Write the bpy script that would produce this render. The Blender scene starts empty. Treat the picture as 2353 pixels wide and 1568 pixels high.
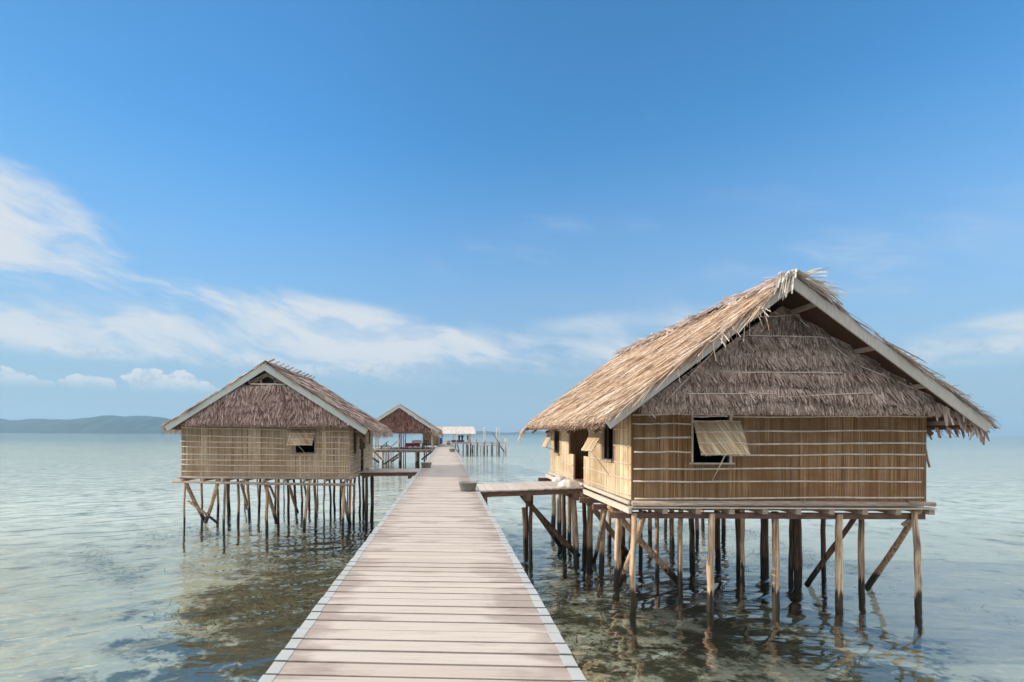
import bpy, math, random
import numpy as np
from mathutils import Vector, Matrix

random.seed(7)
rng = np.random.default_rng(11)
R = math.radians
S = bpy.context.scene
COL = S.collection

# ------------------------------------------------------------------ camera
F, CU, CV, ROLL, EYE = 1225.0, 1026.5, 996.5, 0.004, 1.55     # measured on a 2353 x 1568 view of the photograph
cam_d = bpy.data.cameras.new('camera')
cam = bpy.data.objects.new('camera', cam_d)
COL.objects.link(cam)
cam_d.sensor_width = 36.0
cam_d.lens = 36.0 * F / 2353.0
cam_d.shift_x = (1176.5 - CU) / 2353.0
cam_d.shift_y = (CV - 784.0) / 2353.0
cam_d.clip_start = 0.1
cam_d.clip_end = 12000
cam.matrix_world = Matrix.Translation((0, 0, EYE)) @ Matrix.Rotation(R(90), 4, 'X') @ Matrix.Rotation(ROLL, 4, 'Z')
S.camera = cam


def at(u, v, Y):
    """world point on the plane y = Y that the measured view shows at (u, v)"""
    du, dv = u - CU, v - CV
    return Vector(((du + ROLL * dv) / F * Y, Y, EYE - (dv - ROLL * du) / F * Y))


# ------------------------------------------------------------------ node helper
class NT:
    def __init__(self, tree):
        self.t = tree

    def n(self, kind, **kw):
        nd = self.t.nodes.new(kind)
        for k, v in kw.items():
            setattr(nd, k, v)
        return nd

    def put(self, sock, val):
        if val is None:
            return
        if isinstance(val, bpy.types.NodeSocket):
            self.t.links.new(val, sock)
        else:
            sock.default_value = val

    def m(self, op, a, b=None, c=None, clamp=False):
        nd = self.n('ShaderNodeMath', operation=op, use_clamp=clamp)
        self.put(nd.inputs[0], a); self.put(nd.inputs[1], b); self.put(nd.inputs[2], c)
        return nd.outputs[0]

    def mix(self, f, a, b, blend='MIX'):
        nd = self.n('ShaderNodeMix', data_type='RGBA', blend_type=blend)
        nd.clamp_factor = True
        self.put(nd.inputs[0], f)
        for i, v in ((6, a), (7, b)):
            if not isinstance(v, bpy.types.NodeSocket):
                v = tuple(v) + ((1.0,) if len(v) == 3 else ())
            self.put(nd.inputs[i], v)
        return nd.outputs[2]

    def noise(self, vec, scale, detail=4, rough=0.55, dist=0.0, w=None):
        nd = self.n('ShaderNodeTexNoise')
        if w is not None:
            nd.noise_dimensions = '4D'
            nd.inputs['W'].default_value = w
        self.put(nd.inputs['Vector'], vec)
        nd.inputs['Scale'].default_value = scale
        nd.inputs['Detail'].default_value = detail
        nd.inputs['Roughness'].default_value = rough
        nd.inputs['Distortion'].default_value = dist
        return nd.outputs['Fac']

    def comb(self, x, y, z):
        nd = self.n('ShaderNodeCombineXYZ')
        for i, v in enumerate((x, y, z)):
            self.put(nd.inputs[i], v)
        return nd.outputs[0]

    def sep(self, v):
        nd = self.n('ShaderNodeSeparateXYZ')
        self.put(nd.inputs[0], v)
        return nd.outputs[0], nd.outputs[1], nd.outputs[2]

    def ramp(self, f, stops, interp='LINEAR'):
        nd = self.n('ShaderNodeValToRGB')
        cr = nd.color_ramp
        cr.interpolation = interp
        while len(cr.elements) < len(stops):
            cr.elements.new(0.5)
        for e, (p, c) in zip(cr.elements, stops):
            e.position = p
            e.color = tuple(c) + (1.0,) if len(c) == 3 else c
        self.put(nd.inputs[0], f)
        return nd.outputs[0]

    def sstep(self, x, lo, hi):
        nd = self.n('ShaderNodeMapRange', interpolation_type='SMOOTHSTEP')
        self.put(nd.inputs['Value'], x)
        self.put(nd.inputs['From Min'], lo); self.put(nd.inputs['From Max'], hi)
        return nd.outputs['Result']

    def bump(self, h, strength, dist):
        nd = self.n('ShaderNodeBump')
        self.put(nd.inputs['Strength'], strength)
        nd.inputs['Distance'].default_value = dist
        self.put(nd.inputs['Height'], h)
        return nd.outputs[0]


# ------------------------------------------------------------------ sky, sun, exposure
SUN_EL, SUN_SIDE = R(25), R(6)          # sun low on the left, a little beyond the huts
sun_dir = Vector((-math.cos(SUN_EL) * math.cos(SUN_SIDE), math.cos(SUN_EL) * math.sin(SUN_SIDE), math.sin(SUN_EL)))
W = bpy.data.worlds.new('World')
S.world = W
W.use_nodes = True
W.node_tree.nodes.clear()
w = NT(W.node_tree)
sky = w.n('ShaderNodeTexSky', sky_type='NISHITA')
sky.sun_disc = False
sky.sun_elevation = SUN_EL
sky.sun_rotation = math.atan2(sun_dir.x, sun_dir.y)
sky.altitude = 0
sky.air_density = 1.0
sky.dust_density = 0.6
sky.ozone_density = 2.2
SKY_STRENGTH = 0.145
hs = w.n('ShaderNodeHueSaturation')
hs.inputs['Saturation'].default_value = 1.12
hs.inputs['Value'].default_value = 1.0
w.put(hs.inputs['Color'], sky.outputs[0])
geo = w.n('ShaderNodeTexCoord')
dx, dy, dz = w.sep(geo.outputs['Generated'])
az = w.m('ARCTAN2', dx, dy)
hyp = w.m('SQRT', w.m('ADD', w.m('MULTIPLY', dx, dx), w.m('MULTIPLY', dy, dy)))
el = w.m('DIVIDE', dz, w.m('MAXIMUM', hyp, 0.02))


def dirpos(u, v):
    a = math.atan((u - CU) / F)
    return a, (CV - v) / F * math.cos(a)


def blob(u, v, ru, rv, rot, soft=1.0):
    """soft elliptical region of the sky around a direction"""
    a0, e0 = dirpos(u, v)
    k = math.cos(a0)
    ra, re = ru / F * k * k, rv / F * k
    c, s = math.cos(R(rot)), math.sin(R(rot))
    x = w.m('SUBTRACT', az, a0); y = w.m('SUBTRACT', el, e0)
    p = w.m('DIVIDE', w.m('SUBTRACT', w.m('MULTIPLY', x, c), w.m('MULTIPLY', y, s)), ra)
    q = w.m('DIVIDE', w.m('ADD', w.m('MULTIPLY', x, s), w.m('MULTIPLY', y, c)), re)
    d = w.m('ADD', w.m('MULTIPLY', p, p), w.m('MULTIPLY', q, q))
    return w.m('SUBTRACT', 1.0, w.sstep(d, 0.0, 1.6 * soft))


def vmax(lst):
    r = lst[0]
    for x in lst[1:]:
        r = w.m('MAXIMUM', r, x)
    return r


# streaky cirrus
rot = R(-13)
sx = w.m('ADD', w.m('MULTIPLY', az, math.cos(rot)), w.m('MULTIPLY', el, -math.sin(rot)))
sy = w.m('ADD', w.m('MULTIPLY', az, math.sin(rot)), w.m('MULTIPLY', el, math.cos(rot)))
sx = w.m('ADD', w.m('MULTIPLY', az, math.cos(R(13))), w.m('MULTIPLY', el, -math.sin(R(13))))
sy = w.m('ADD', w.m('MULTIPLY', az, math.sin(R(13))), w.m('MULTIPLY', el, math.cos(R(13))))
warp = w.noise(w.comb(sx, sy, 0.0), 3.0, 3)
streak = w.noise(w.comb(w.m('MULTIPLY', sx, 2.2), w.m('ADD', w.m('MULTIPLY', sy, 13.0), w.m('MULTIPLY', warp, 2.6)), 3.1), 1.0, 5, 0.5)
fine = w.noise(w.comb(w.m('MULTIPLY', sx, 7.0), w.m('ADD', w.m('MULTIPLY', sy, 30.0), w.m('MULTIPLY', warp, 3.0)), 7.7), 1.0, 5, 0.62)
cir = [
    (3050, 430, 400, 330, -10, 1.0),  # cloud added past the right edge of view to brighten water reflections
    (-420, 420, 420, 260, 20, 1.0), (-300, 640, 420, 140, 8, 1.0),
    (40, 500, 390, 130, 24, 1.0), (130, 655, 460, 90, 12, 1.0), (420, 725, 720, 95, 8, 0.95), (830, 757, 460, 60, 8, 0.95),
    (1150, 830, 760, 70, 1, 0.75), (2330, 765, 330, 62, -4, 0.95), (1480, 745, 420, 50, -5, 0.45), (1560, 490, 420, 45, 3, 0.24),
    (1120, 590, 170, 60, 0, 0.2), (1960, 600, 200, 80, 20, 0.4), (2330, 520, 300, 130, 10, 0.15), (1540, 255, 90, 22, 0, 0.2), (520, 795, 900, 70, 2, 0.85), (1700, 640, 500, 60, 0, 0.2),
]
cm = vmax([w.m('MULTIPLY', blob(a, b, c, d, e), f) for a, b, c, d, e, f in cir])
brk = w.sstep(w.noise(w.comb(w.m('MULTIPLY', sx, 4.5), w.m('ADD', w.m('MULTIPLY', sy, 12.0), w.m('MULTIPLY', warp, 1.5)), 5.2), 1.0, 4, 0.6), 0.36, 0.60)
cm = w.m('MULTIPLY', cm, w.m('ADD', 0.5, w.m('MULTIPLY', brk, 0.55)))
cs = w.m('ADD', w.m('MULTIPLY', w.m('ADD', w.m('MULTIPLY', streak, 0.68), w.m('MULTIPLY', fine, 0.32)), 1.9), -0.45)
cirrus = w.m('MULTIPLY', w.sstep(w.m('ADD', cs, w.m('MULTIPLY', cm, 0.46)), 0.46, 1.0), w.m('MINIMUM', w.m('MULTIPLY', cm, 1.5), 1.0))
# low cumulus heads along the left horizon
puff = w.noise(w.comb(w.m('MULTIPLY', az, 46.0), w.m('MULTIPLY', el, 58.0), 1.3), 1.0, 7, 0.6)
cum = [(15, 875, 60, 30, 0), (60, 888, 70, 22, 0), (200, 888, 70, 26, 0), (335, 880, 62, 34, 0), (350, 868, 36, 24, 0), (420, 884, 56, 30, 0), (445, 895, 60, 22, 0), (835, 925, 50, 12, 0), (2290, 925, 90, 18, 0)]
um = vmax([blob(a, b, c, d, e, 0.9) for a, b, c, d, e in cum])
cumulus = w.sstep(w.m('ADD', um, w.m('MULTIPLY', w.m('SUBTRACT', puff, 0.5), 2.8)), 0.30, 0.58)
cumulus = w.m('MULTIPLY', cumulus, w.m('MULTIPLY', w.m('MULTIPLY', w.sstep(um, 0.02, 0.25), w.sstep(el, 0.062, 0.09)), 1.0))
veil = w.m('MULTIPLY', w.m('SUBTRACT', 1.0, w.sstep(el, -0.08, 0.58)), 0.95)   # pale haze tone painted into the sky towards the horizon
skyc = w.mix(1.0, hs.outputs[0], (0.72, 1.42, 1.68), 'MULTIPLY')
sunward = w.sstep(az, -0.15, -0.95)
dim = w.m('SUBTRACT', 1.0, w.m('MULTIPLY', sunward, 0.30))
skyc = w.mix(1.0, skyc, w.comb(dim, dim, dim), 'MULTIPLY')
skyc = w.mix(veil, skyc, (2.6, 3.25, 4.25))
cl = w.m('MINIMUM', w.m('ADD', cirrus, cumulus), 1.0)
skyc = w.mix(w.m('MULTIPLY', cl, 0.92), skyc, w.mix(w.m('MAXIMUM', w.sstep(el, 0.12, 0.14), w.sstep(w.m('ADD', puff, w.m('MULTIPLY', el, 0.5)), 0.40, 0.62)), (4.0, 4.6, 5.3), (5.5, 5.8, 6.1)))
# unseen bright cloud added above the view to whiten water reflections and fill
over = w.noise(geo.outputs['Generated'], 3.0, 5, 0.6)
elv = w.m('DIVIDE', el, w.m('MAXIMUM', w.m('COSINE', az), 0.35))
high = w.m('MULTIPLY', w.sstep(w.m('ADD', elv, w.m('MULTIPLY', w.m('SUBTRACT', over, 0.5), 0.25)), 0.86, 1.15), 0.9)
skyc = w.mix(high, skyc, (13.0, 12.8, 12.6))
behind = w.m('MULTIPLY', w.m('MULTIPLY', w.sstep(dy, 0.25, -0.45), w.sstep(el, 0.32, 0.85)), 0.95)  # unseen cloud bank added behind the camera as neutral fill light
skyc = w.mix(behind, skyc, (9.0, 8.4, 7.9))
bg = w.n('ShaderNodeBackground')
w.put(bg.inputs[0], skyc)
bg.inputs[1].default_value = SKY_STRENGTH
wo = w.n('ShaderNodeOutputWorld')
W.node_tree.links.new(bg.outputs[0], wo.inputs[0])

sun_d = bpy.data.lights.new('sun', 'SUN')
sun = bpy.data.objects.new('sun', sun_d)
COL.objects.link(sun)
sun_d.energy = 5.0
sun_d.angle = R(0.6)
sun_d.color = (1.0, 0.90, 0.76)
sun.rotation_euler = sun_dir.to_track_quat('Z', 'Y').to_euler()
sun.location = sun_dir * 60

S.view_settings.view_transform = 'Standard'
S.view_settings.look = 'None'
S.view_settings.gamma = 1.0
S.view_settings.use_curve_mapping = False
S.view_settings.exposure = -0.12
S.render.engine = 'CYCLES'
S.cycles.max_bounces = 8
S.cycles.transparent_max_bounces = 16
S.cycles.use_denoising = True
S.cycles.volume_bounces = 0

WATER = -2.14
BED = -3.0


# ------------------------------------------------------------------ mesh helper
class MB:
    def __init__(self):
        self.v, self.f, self.n = [], [], 0

    def add(self, verts, faces):
        b = self.n
        self.v.extend([tuple(p) for p in verts])
        self.f.extend([tuple(i + b for i in q) for q in faces])
        self.n += len(verts)
        return self

    def box(self, x0, x1, y0, y1, z0, z1):
        return self.add([(x0, y0, z0), (x1, y0, z0), (x1, y1, z0), (x0, y1, z0), (x0, y0, z1), (x1, y0, z1), (x1, y1, z1), (x0, y1, z1)],
                        [(0, 3, 2, 1), (4, 5, 6, 7), (0, 1, 5, 4), (1, 2, 6, 5), (2, 3, 7, 6), (3, 0, 4, 7)])

    def prism(self, poly, off):
        """flat polygon given thickness by the vector off"""
        k = len(poly)
        p = [Vector(q) for q in poly]
        o = Vector(off)
        return self.add(p + [q + o for q in p], [tuple(range(k - 1, -1, -1)), tuple(range(k, 2 * k))] +
                        [(i, (i + 1) % k, k + (i + 1) % k, k + i) for i in range(k)])

    def bar(self, p0, p1, w_, h_, up=(0, 0, 1)):
        p0, p1 = Vector(p0), Vector(p1)
        d = (p1 - p0).normalized()
        up = Vector(up)
        if abs(d.dot(up)) > 0.95:
            up = Vector((1, 0, 0))
        s = d.cross(up).normalized() * (w_ / 2)
        t = s.cross(d).normalized() * (h_ / 2)
        q = [p0 - s - t, p0 + s - t, p0 + s + t, p0 - s + t, p1 - s - t, p1 + s - t, p1 + s + t, p1 - s + t]
        return self.add(q, [(0, 1, 2, 3), (7, 6, 5, 4), (0, 4, 5, 1), (1, 5, 6, 2), (2, 6, 7, 3), (3, 7, 4, 0)])

    def tube(self, pts, rad, seg=8):
        pts = [Vector(p) for p in pts]
        k = len(pts)
        vs, fs = [], []
        for i, p in enumerate(pts):
            d = (pts[min(i + 1, k - 1)] - pts[max(i - 1, 0)]).normalized()
            a = d.cross(Vector((0, 1, 0.3))).normalized()
            b = d.cross(a).normalized()
            r = rad[i] if hasattr(rad, '__len__') else rad
            for j in range(seg):
                t = 2 * math.pi * j / seg
                vs.append(p + a * (math.cos(t) * r) + b * (math.sin(t) * r))
        for i in range(k - 1):
            for j in range(seg):
                fs.append((i * seg + j, i * seg + (j + 1) % seg, (i + 1) * seg + (j + 1) % seg, (i + 1) * seg + j))
        fs.append(tuple(range(seg - 1, -1, -1)))
        fs.append(tuple((k - 1) * seg + j for j in range(seg)))
        return self.add(vs, fs)

    def lathe(self, prof, c, seg=24, cap=True):
        vs, fs = [], []
        for r, z in prof:
            for j in range(seg):
                t = 2 * math.pi * j / seg
                vs.append((c[0] + r * math.cos(t), c[1] + r * math.sin(t), c[2] + z))
        for i in range(len(prof) - 1):
            for j in range(seg):
                fs.append((i * seg + j, i * seg + (j + 1) % seg, (i + 1) * seg + (j + 1) % seg, (i + 1) * seg + j))
        return self.add(vs, fs)

    def strands(self, base, direc, side, length, width, bend, seg=2, taper=0.45):
        """many thin bent leaf strips; arrays of N x 3 (base, direc, side, bend) and N (length, width)"""
        n = len(base)
        ts = np.linspace(0, 1, seg + 1)
        rows = []
        for t in ts:
            c = base + direc * (length * t)[:, None] + bend * (length * t * t)[:, None]
            hw = (width * (1 - (1 - taper) * t) / 2)[:, None]
            rows.append(c - side * hw); rows.append(c + side * hw)
        V = np.stack(rows, 1).reshape(-1, 3)
        k = 2 * (seg + 1)
        idx = np.arange(n)[:, None] * k + self.n
        fs = []
        for s in range(seg):
            fs.append(np.concatenate([idx + 2 * s, idx + 2 * s + 1, idx + 2 * s + 3, idx + 2 * s + 2], 1))
        self.v.extend(map(tuple, V.tolist()))
        self.f.extend(map(tuple, np.concatenate(fs, 0).tolist()))
        self.n += len(V)
        return self

    def build(self, name, mat, parent=None, smooth=False, at_=None):
        off = Vector((0, 0, 0))
        r = parent
        while r is not None:
            off += Vector(r.location)
            r = r.parent
        if at_ is not None:
            off = Vector(at_)
        me = bpy.data.meshes.new(name)
        me.from_pydata([(x - off.x, y - off.y, z - off.z) for x, y, z in self.v], [], self.f)
        me.materials.append(mat)
        if smooth:
            me.polygons.foreach_set('use_smooth', [True] * len(me.polygons))
        me.update()
        o = bpy.data.objects.new(name, me)
        COL.objects.link(o)
        if parent is not None:
            o.parent = parent
        elif at_ is not None:
            o.location = off
        return o


def tag(o, label=None, cat=None, group=None, kind=None):
    if label: o['label'] = label
    if cat: o['category'] = cat
    if group: o['group'] = group
    if kind: o['kind'] = kind
    return o


def thing(name, loc, label, cat, group=None):
    o = bpy.data.objects.new(name, None)
    o.empty_display_size = 0.3
    COL.objects.link(o)
    o.location = loc
    return tag(o, label, cat, group)


# ------------------------------------------------------------------ materials
def mat(name):
    m_ = bpy.data.materials.new(name)
    m_.use_nodes = True
    m_.node_tree.nodes.clear()
    t = NT(m_.node_tree)
    out = t.n('ShaderNodeOutputMaterial')
    b = t.n('ShaderNodeBsdfPrincipled')
    m_.node_tree.links.new(b.outputs[0], out.inputs[0])
    b.inputs['Specular IOR Level'].default_value = 0.25
    b.inputs['Roughness'].default_value = 0.8
    t.b, t.out = b, out
    return m_, t


def pos(t):
    return t.n('ShaderNodeNewGeometry').outputs['Position']


def simple(name, col, var=0.25, scale=6.0, rough=0.75, stretch=(1, 1, 1), bump=0.2):
    m_, t = mat(name)
    x, y, z = t.sep(pos(t))
    vec = t.comb(t.m('MULTIPLY', x, stretch[0]), t.m('MULTIPLY', y, stretch[1]), t.m('MULTIPLY', z, stretch[2]))
    f = t.noise(vec, scale, 6, 0.6)
    lo = [c * (1 - var) for c in col]; hi = [min(1, c * (1 + var)) for c in col]
    t.put(t.b.inputs['Base Color'], t.ramp(f, [(0.3, lo), (0.7, hi)]))
    t.b.inputs['Roughness'].default_value = rough
    t.put(t.b.inputs['Normal'], t.bump(f, bump, 0.01))
    return m_


def reed(name, tone, grey=0.3):
    """vertical reed matting: every stalk has its own tone"""
    m_, t = mat(name)
    x, y, z = t.sep(pos(t))
    s = t.m('ADD', x, y)
    wob = t.noise(t.comb(t.m('MULTIPLY', s, 3.0), 0.0, t.m('MULTIPLY', z, 2.5)), 1.0, 2)
    s2 = t.m('ADD', s, t.m('MULTIPLY', wob, 0.02))
    n1 = t.noise(t.comb(t.m('MULTIPLY', s2, 36.0), 0.0, t.m('MULTIPLY', z, 0.5)), 1.0, 2, 0.6)
    n2 = t.noise(t.comb(t.m('MULTIPLY', s2, 10.0), 2.0, t.m('MULTIPLY', z, 0.25)), 1.0, 3, 0.65)
    n3 = t.noise(t.comb(t.m('MULTIPLY', s, 1.1), 5.0, t.m('MULTIPLY', z, 1.6)), 1.0, 4, 0.6)
    n4 = t.noise(t.comb(t.m('MULTIPLY', s2, 26.0), 9.0, t.m('MULTIPLY', z, 3.0)), 1.0, 3, 0.7)
    f = t.m('ADD', t.m('MULTIPLY', n1, 0.5), t.m('MULTIPLY', n2, 0.5))
    a = tone
    c = t.ramp(f, [(0.40, [k * 0.30 for k in a]), (0.465, [k * 0.72 for k in a]), (0.52, a), (0.585, [min(1, k * 1.45) for k in a])])
    g = sum(a) / 3
    c = t.mix(t.m('MULTIPLY', t.sstep(n2, 0.52, 0.64), grey), c, (g * 1.15, g * 1.05, g * 0.92))
    c = t.mix(t.m('MULTIPLY', t.sstep(n2, 0.47, 0.33), 0.6), c, (a[0] * 0.95, a[1] * 0.68, a[2] * 0.4))
    c = t.mix(t.m('MULTIPLY', t.sstep(n4, 0.62, 0.78), 0.5), c, (a[0] * 0.35, a[1] * 0.3, a[2] * 0.25))
    isl = t.n('ShaderNodeNewGeometry').outputs['Random Per Island']
    c = t.mix(t.m('MULTIPLY', t.sstep(isl, 0.45, 1.0), 0.42), c, (a[0] * 0.42, a[1] * 0.37, a[2] * 0.33))
    c = t.mix(t.m('MULTIPLY', t.sstep(n3, 0.42, 0.64), 0.6), c, (a[0] * 0.55, a[1] * 0.45, a[2] * 0.34))
    t.put(t.b.inputs['Base Color'], c)
    t.b.inputs['Roughness'].default_value = 0.7
    t.put(t.b.inputs['Normal'], t.bump(n1, 0.7, 0.012))
    return m_


def straw(name, stops, rough=0.85, trans=0.0):
    """leaf strips: each strip its own tone"""
    m_, t = mat(name)
    g = t.n('ShaderNodeNewGeometry')
    n = t.m('ADD', t.m('MULTIPLY', t.m('SUBTRACT', t.noise(g.outputs['Position'], 1.9, 4, 0.65), 0.5), 2.0), 0.5)
    n5 = t.noise(g.outputs['Position'], 14.0, 3)
    f = t.m('ADD', t.m('MULTIPLY', g.outputs['Random Per Island'], 0.62), t.m('ADD', t.m('MULTIPLY', n, 0.30), t.m('MULTIPLY', n5, 0.10)))
    t.put(t.b.inputs['Base Color'], t.ramp(f, stops))
    t.b.inputs['Roughness'].default_value = rough
    return m_


def pole_mat(name, dry, wet, orange=0.4):
    """peeled trunk: grey bark patches, orange heartwood streaks, dark tide band above the water"""
    m_, t = mat(name)
    p = pos(t)
    x, y, z = t.sep(p)
    st = t.comb(t.m('MULTIPLY', x, 22.0), t.m('MULTIPLY', y, 22.0), t.m('MULTIPLY', z, 1.3))
    f = t.noise(st, 1.0, 5, 0.65)
    f2 = t.noise(t.comb(t.m('MULTIPLY', x, 3.0), t.m('MULTIPLY', y, 3.0), t.m('MULTIPLY', z, 0.9)), 1.0, 4)
    f3 = t.noise(p, 40.0, 3)
    c = t.ramp(f, [(0.36, [k * 0.28 for k in dry]), (0.5, dry), (0.63, [min(1, k * 1.45) for k in dry])])
    c = t.mix(t.m('MULTIPLY', t.sstep(f2, 0.45, 0.62), orange), c, (0.36, 0.19, 0.085))
    c = t.mix(t.m('MULTIPLY', t.sstep(f2, 0.46, 0.33), 0.55), c, (0.10, 0.065, 0.045))
    edge = t.m('ADD', z, t.m('MULTIPLY', f, 0.7))
    tide = t.sstep(edge, WATER + 0.86, WATER + 0.70)
    c = t.mix(t.m('MULTIPLY', tide, 0.95), c, wet)
    c = t.mix(t.sstep(f3, 0.72, 0.78), c, (0.03, 0.02, 0.015))
    t.put(t.b.inputs['Base Color'], c)
    t.put(t.b.inputs['Roughness'], t.m('SUBTRACT', 0.85, t.m('MULTIPLY', tide, 0.25)))
    t.put(t.b.inputs['Normal'], t.bump(f, 0.6, 0.02))
    return m_


def plank_mat(name, base, dark, edge=1.0):
    m_, t = mat(name)
    g = t.n('ShaderNodeNewGeometry')
    x, y, z = t.sep(g.outputs['Position'])
    r = g.outputs['Random Per Island']
    gr = t.noise(t.comb(t.m('MULTIPLY', x, 1.6), t.m('ADD', t.m('MULTIPLY', y, 60.0), t.m('MULTIPLY', r, 40.0)), 0.0), 1.0, 5, 0.65)
    big = t.noise(t.comb(t.m('MULTIPLY', x, 1.1), t.m('ADD', t.m('MULTIPLY', y, 2.2), t.m('MULTIPLY', r, 9.0)), 0.0), 1.0, 5, 0.6)
    spk = t.noise(g.outputs['Position'], 55.0, 2)
    c = t.mix(gr, [k * 0.72 for k in base], [min(1, k * 1.25) for k in base])
    c = t.mix(t.m('MULTIPLY', t.sstep(r, 0.35, 1.0), 0.28), c, (base[0] * 0.72, base[1] * 0.66, base[2] * 0.62))
    ed = t.m('MULTIPLY', t.sstep(t.m('ABSOLUTE', t.m('ADD', x, 0.14)), 0.35, 0.98), edge)
    st = t.m('MULTIPLY', t.sstep(t.m('ADD', big, t.m('MULTIPLY', ed, 0.16)), 0.53, 0.72), 0.75)
    c = t.mix(st, c, dark)
    c = t.mix(t.m('MULTIPLY', t.sstep(spk, 0.74, 0.8), 0.5), c, (0.12, 0.09, 0.07))
    c = t.mix(t.m('MULTIPLY', t.sstep(t.m('SUBTRACT', gr, t.m('MULTIPLY', big, 0.15)), 0.36, 0.24), 0.5), c, (0.19, 0.14, 0.12))
    t.put(t.b.inputs['Base Color'], c)
    t.b.inputs['Roughness'].default_value = 0.7
    t.put(t.b.inputs['Normal'], t.bump(gr, 0.25, 0.004))
    return m_


M = {}
M['reed'] = reed('reed_brown', (0.27, 0.155, 0.072), 0.5)  # for the walls out of the sun, darker than the sunlit copy
M['reed_lit'] = reed('reed_sunlit', (0.64, 0.50, 0.33), 0.2)  # same reed made brighter: sunlight put into its colour, also on shutters
M['reed_grey'] = reed('reed_grey', (0.46, 0.35, 0.235), 0.35)
M['batten'] = simple('split_cane', (0.60, 0.52, 0.44), 0.25, 9)
M['thatch'] = straw('thatch_straw', [(0.14, (0.09, 0.05, 0.035)), (0.27, (0.30, 0.19, 0.13)), (0.40, (0.60, 0.45, 0.34)), (0.52, (0.62, 0.43, 0.25)), (0.60, (0.46, 0.32, 0.22)), (0.68, (0.74, 0.61, 0.50)), (0.82, (0.82, 0.74, 0.66))])
M['thatch_shade_tone'] = straw('thatch_grey', [(0.12, (0.10, 0.07, 0.06)), (0.32, (0.26, 0.19, 0.165)), (0.55, (0.44, 0.34, 0.29)), (0.8, (0.66, 0.54, 0.47))])  # greyer copy for slopes turned from the sun, shade put into the colour
M['ridge'] = straw('thatch_ridge', [(0.1, (0.22, 0.15, 0.13)), (0.4, (0.46, 0.36, 0.31)), (0.7, (0.60, 0.50, 0.44)), (0.95, (0.74, 0.68, 0.62))])
M['gable'] = straw('thatch_gable', [(0.14, (0.08, 0.05, 0.04)), (0.3, (0.26, 0.18, 0.145)), (0.55, (0.45, 0.34, 0.28)), (0.8, (0.62, 0.50, 0.43))])
M['gable_left'] = straw('thatch_gable_pink', [(0.14, (0.08, 0.05, 0.04)), (0.3, (0.27, 0.175, 0.15)), (0.55, (0.46, 0.32, 0.28)), (0.8, (0.62, 0.48, 0.42))])
M['gable_dark'] = straw('thatch_gable_dark', [(0.12, (0.06, 0.025, 0.02)), (0.3, (0.14, 0.06, 0.045)), (0.6, (0.25, 0.125, 0.095)), (0.85, (0.36, 0.21, 0.165))])
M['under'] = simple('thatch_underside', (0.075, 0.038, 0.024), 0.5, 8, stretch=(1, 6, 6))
M['fascia'] = simple('grey_painted_board', (0.46, 0.435, 0.40), 0.12, 5, 0.6, (6, 6, 1), 0.15)
M['fascia_pale'] = simple('pale_painted_board', (0.50, 0.53, 0.50), 0.08, 5, 0.6, (6, 6, 1), 0.12)
M['timber'] = simple('weathered_timber', (0.36, 0.29, 0.24), 0.4, 4, 0.8, (1.0, 8, 8), 0.4)
M['timber_pale'] = simple('bleached_timber', (0.58, 0.50, 0.42), 0.25, 4, 0.8, (1, 2, 8), 0.4)
M['beam'] = simple('dark_timber', (0.16, 0.095, 0.07), 0.5, 5, 0.8, (1, 8, 8), 0.4)
M['pole'] = pole_mat('pole_brown', (0.40, 0.28, 0.19), (0.022, 0.018, 0.013))
M['pole_pale'] = pole_mat('pole_pale', (0.56, 0.43, 0.31), (0.022, 0.018, 0.013), 0.5)  # paler copy; sunlight on the front posts is partly put into its colour
M['pole_dark'] = pole_mat('pole_dark', (0.10, 0.066, 0.047), (0.02, 0.016, 0.012), 0.2)  # darker copy; shade on the rear posts is partly put into its colour
M['plank'] = plank_mat('boardwalk_wood', (0.50, 0.442, 0.395), (0.27, 0.215, 0.19))
M['plank_side'] = plank_mat('walkway_wood', (0.56, 0.50, 0.45), (0.42, 0.35, 0.31), 0.0)
M['plank_far'] = plank_mat('grey_deck_wood', (0.46, 0.41, 0.38), (0.28, 0.23, 0.21), 0.0)
M['edge'] = simple('edge_paint', (0.385, 0.405, 0.40), 0.10, 3, 0.55, (1, 1, 1), 0.05)
M['dark'] = simple('room_dark', (0.03, 0.022, 0.018), 0.2)  # near-black tone painting the room shade onto the partitions behind the windows
M['tub'] = simple('grey_plastic', (0.23, 0.23, 0.205), 0.1, 4, 0.5)
M['shell'] = simple('white_shell', (0.75, 0.70, 0.64), 0.15, 20, 0.6, bump=0.6)
M['blue'] = simple('blue_plastic', (0.01, 0.16, 0.42), 0.1, 4, 0.4)
M['teal'] = simple('teal_towel', (0.03, 0.30, 0.42), 0.2)
M['red'] = simple('crimson_cloth', (0.34, 0.012, 0.05), 0.35, 3)
M['white'] = simple('white_cloth', (0.78, 0.76, 0.73), 0.06)
M['brownwood'] = simple('brown_wood', (0.15, 0.085, 0.055), 0.3)
M['suit'] = simple('dark_neoprene', (0.02, 0.03, 0.06), 0.3)
M['palm'] = straw('white_palm_leaf', [(0.1, (0.42, 0.37, 0.31)), (0.4, (0.66, 0.61, 0.55)), (0.9, (0.82, 0.78, 0.74))])
M['post_white'] = simple('bleached_post', (0.56, 0.53, 0.49), 0.25, 3, 0.8, (6, 6, 1))
M['jetty_red'] = simple('pink_brown_timber', (0.36, 0.22, 0.20), 0.35, 2)
M['jetty_dark'] = simple('jetty_pile', (0.20, 0.16, 0.13), 0.4, 2)
M['green'] = simple('sprout_green', (0.10, 0.16, 0.05), 0.4)

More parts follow.
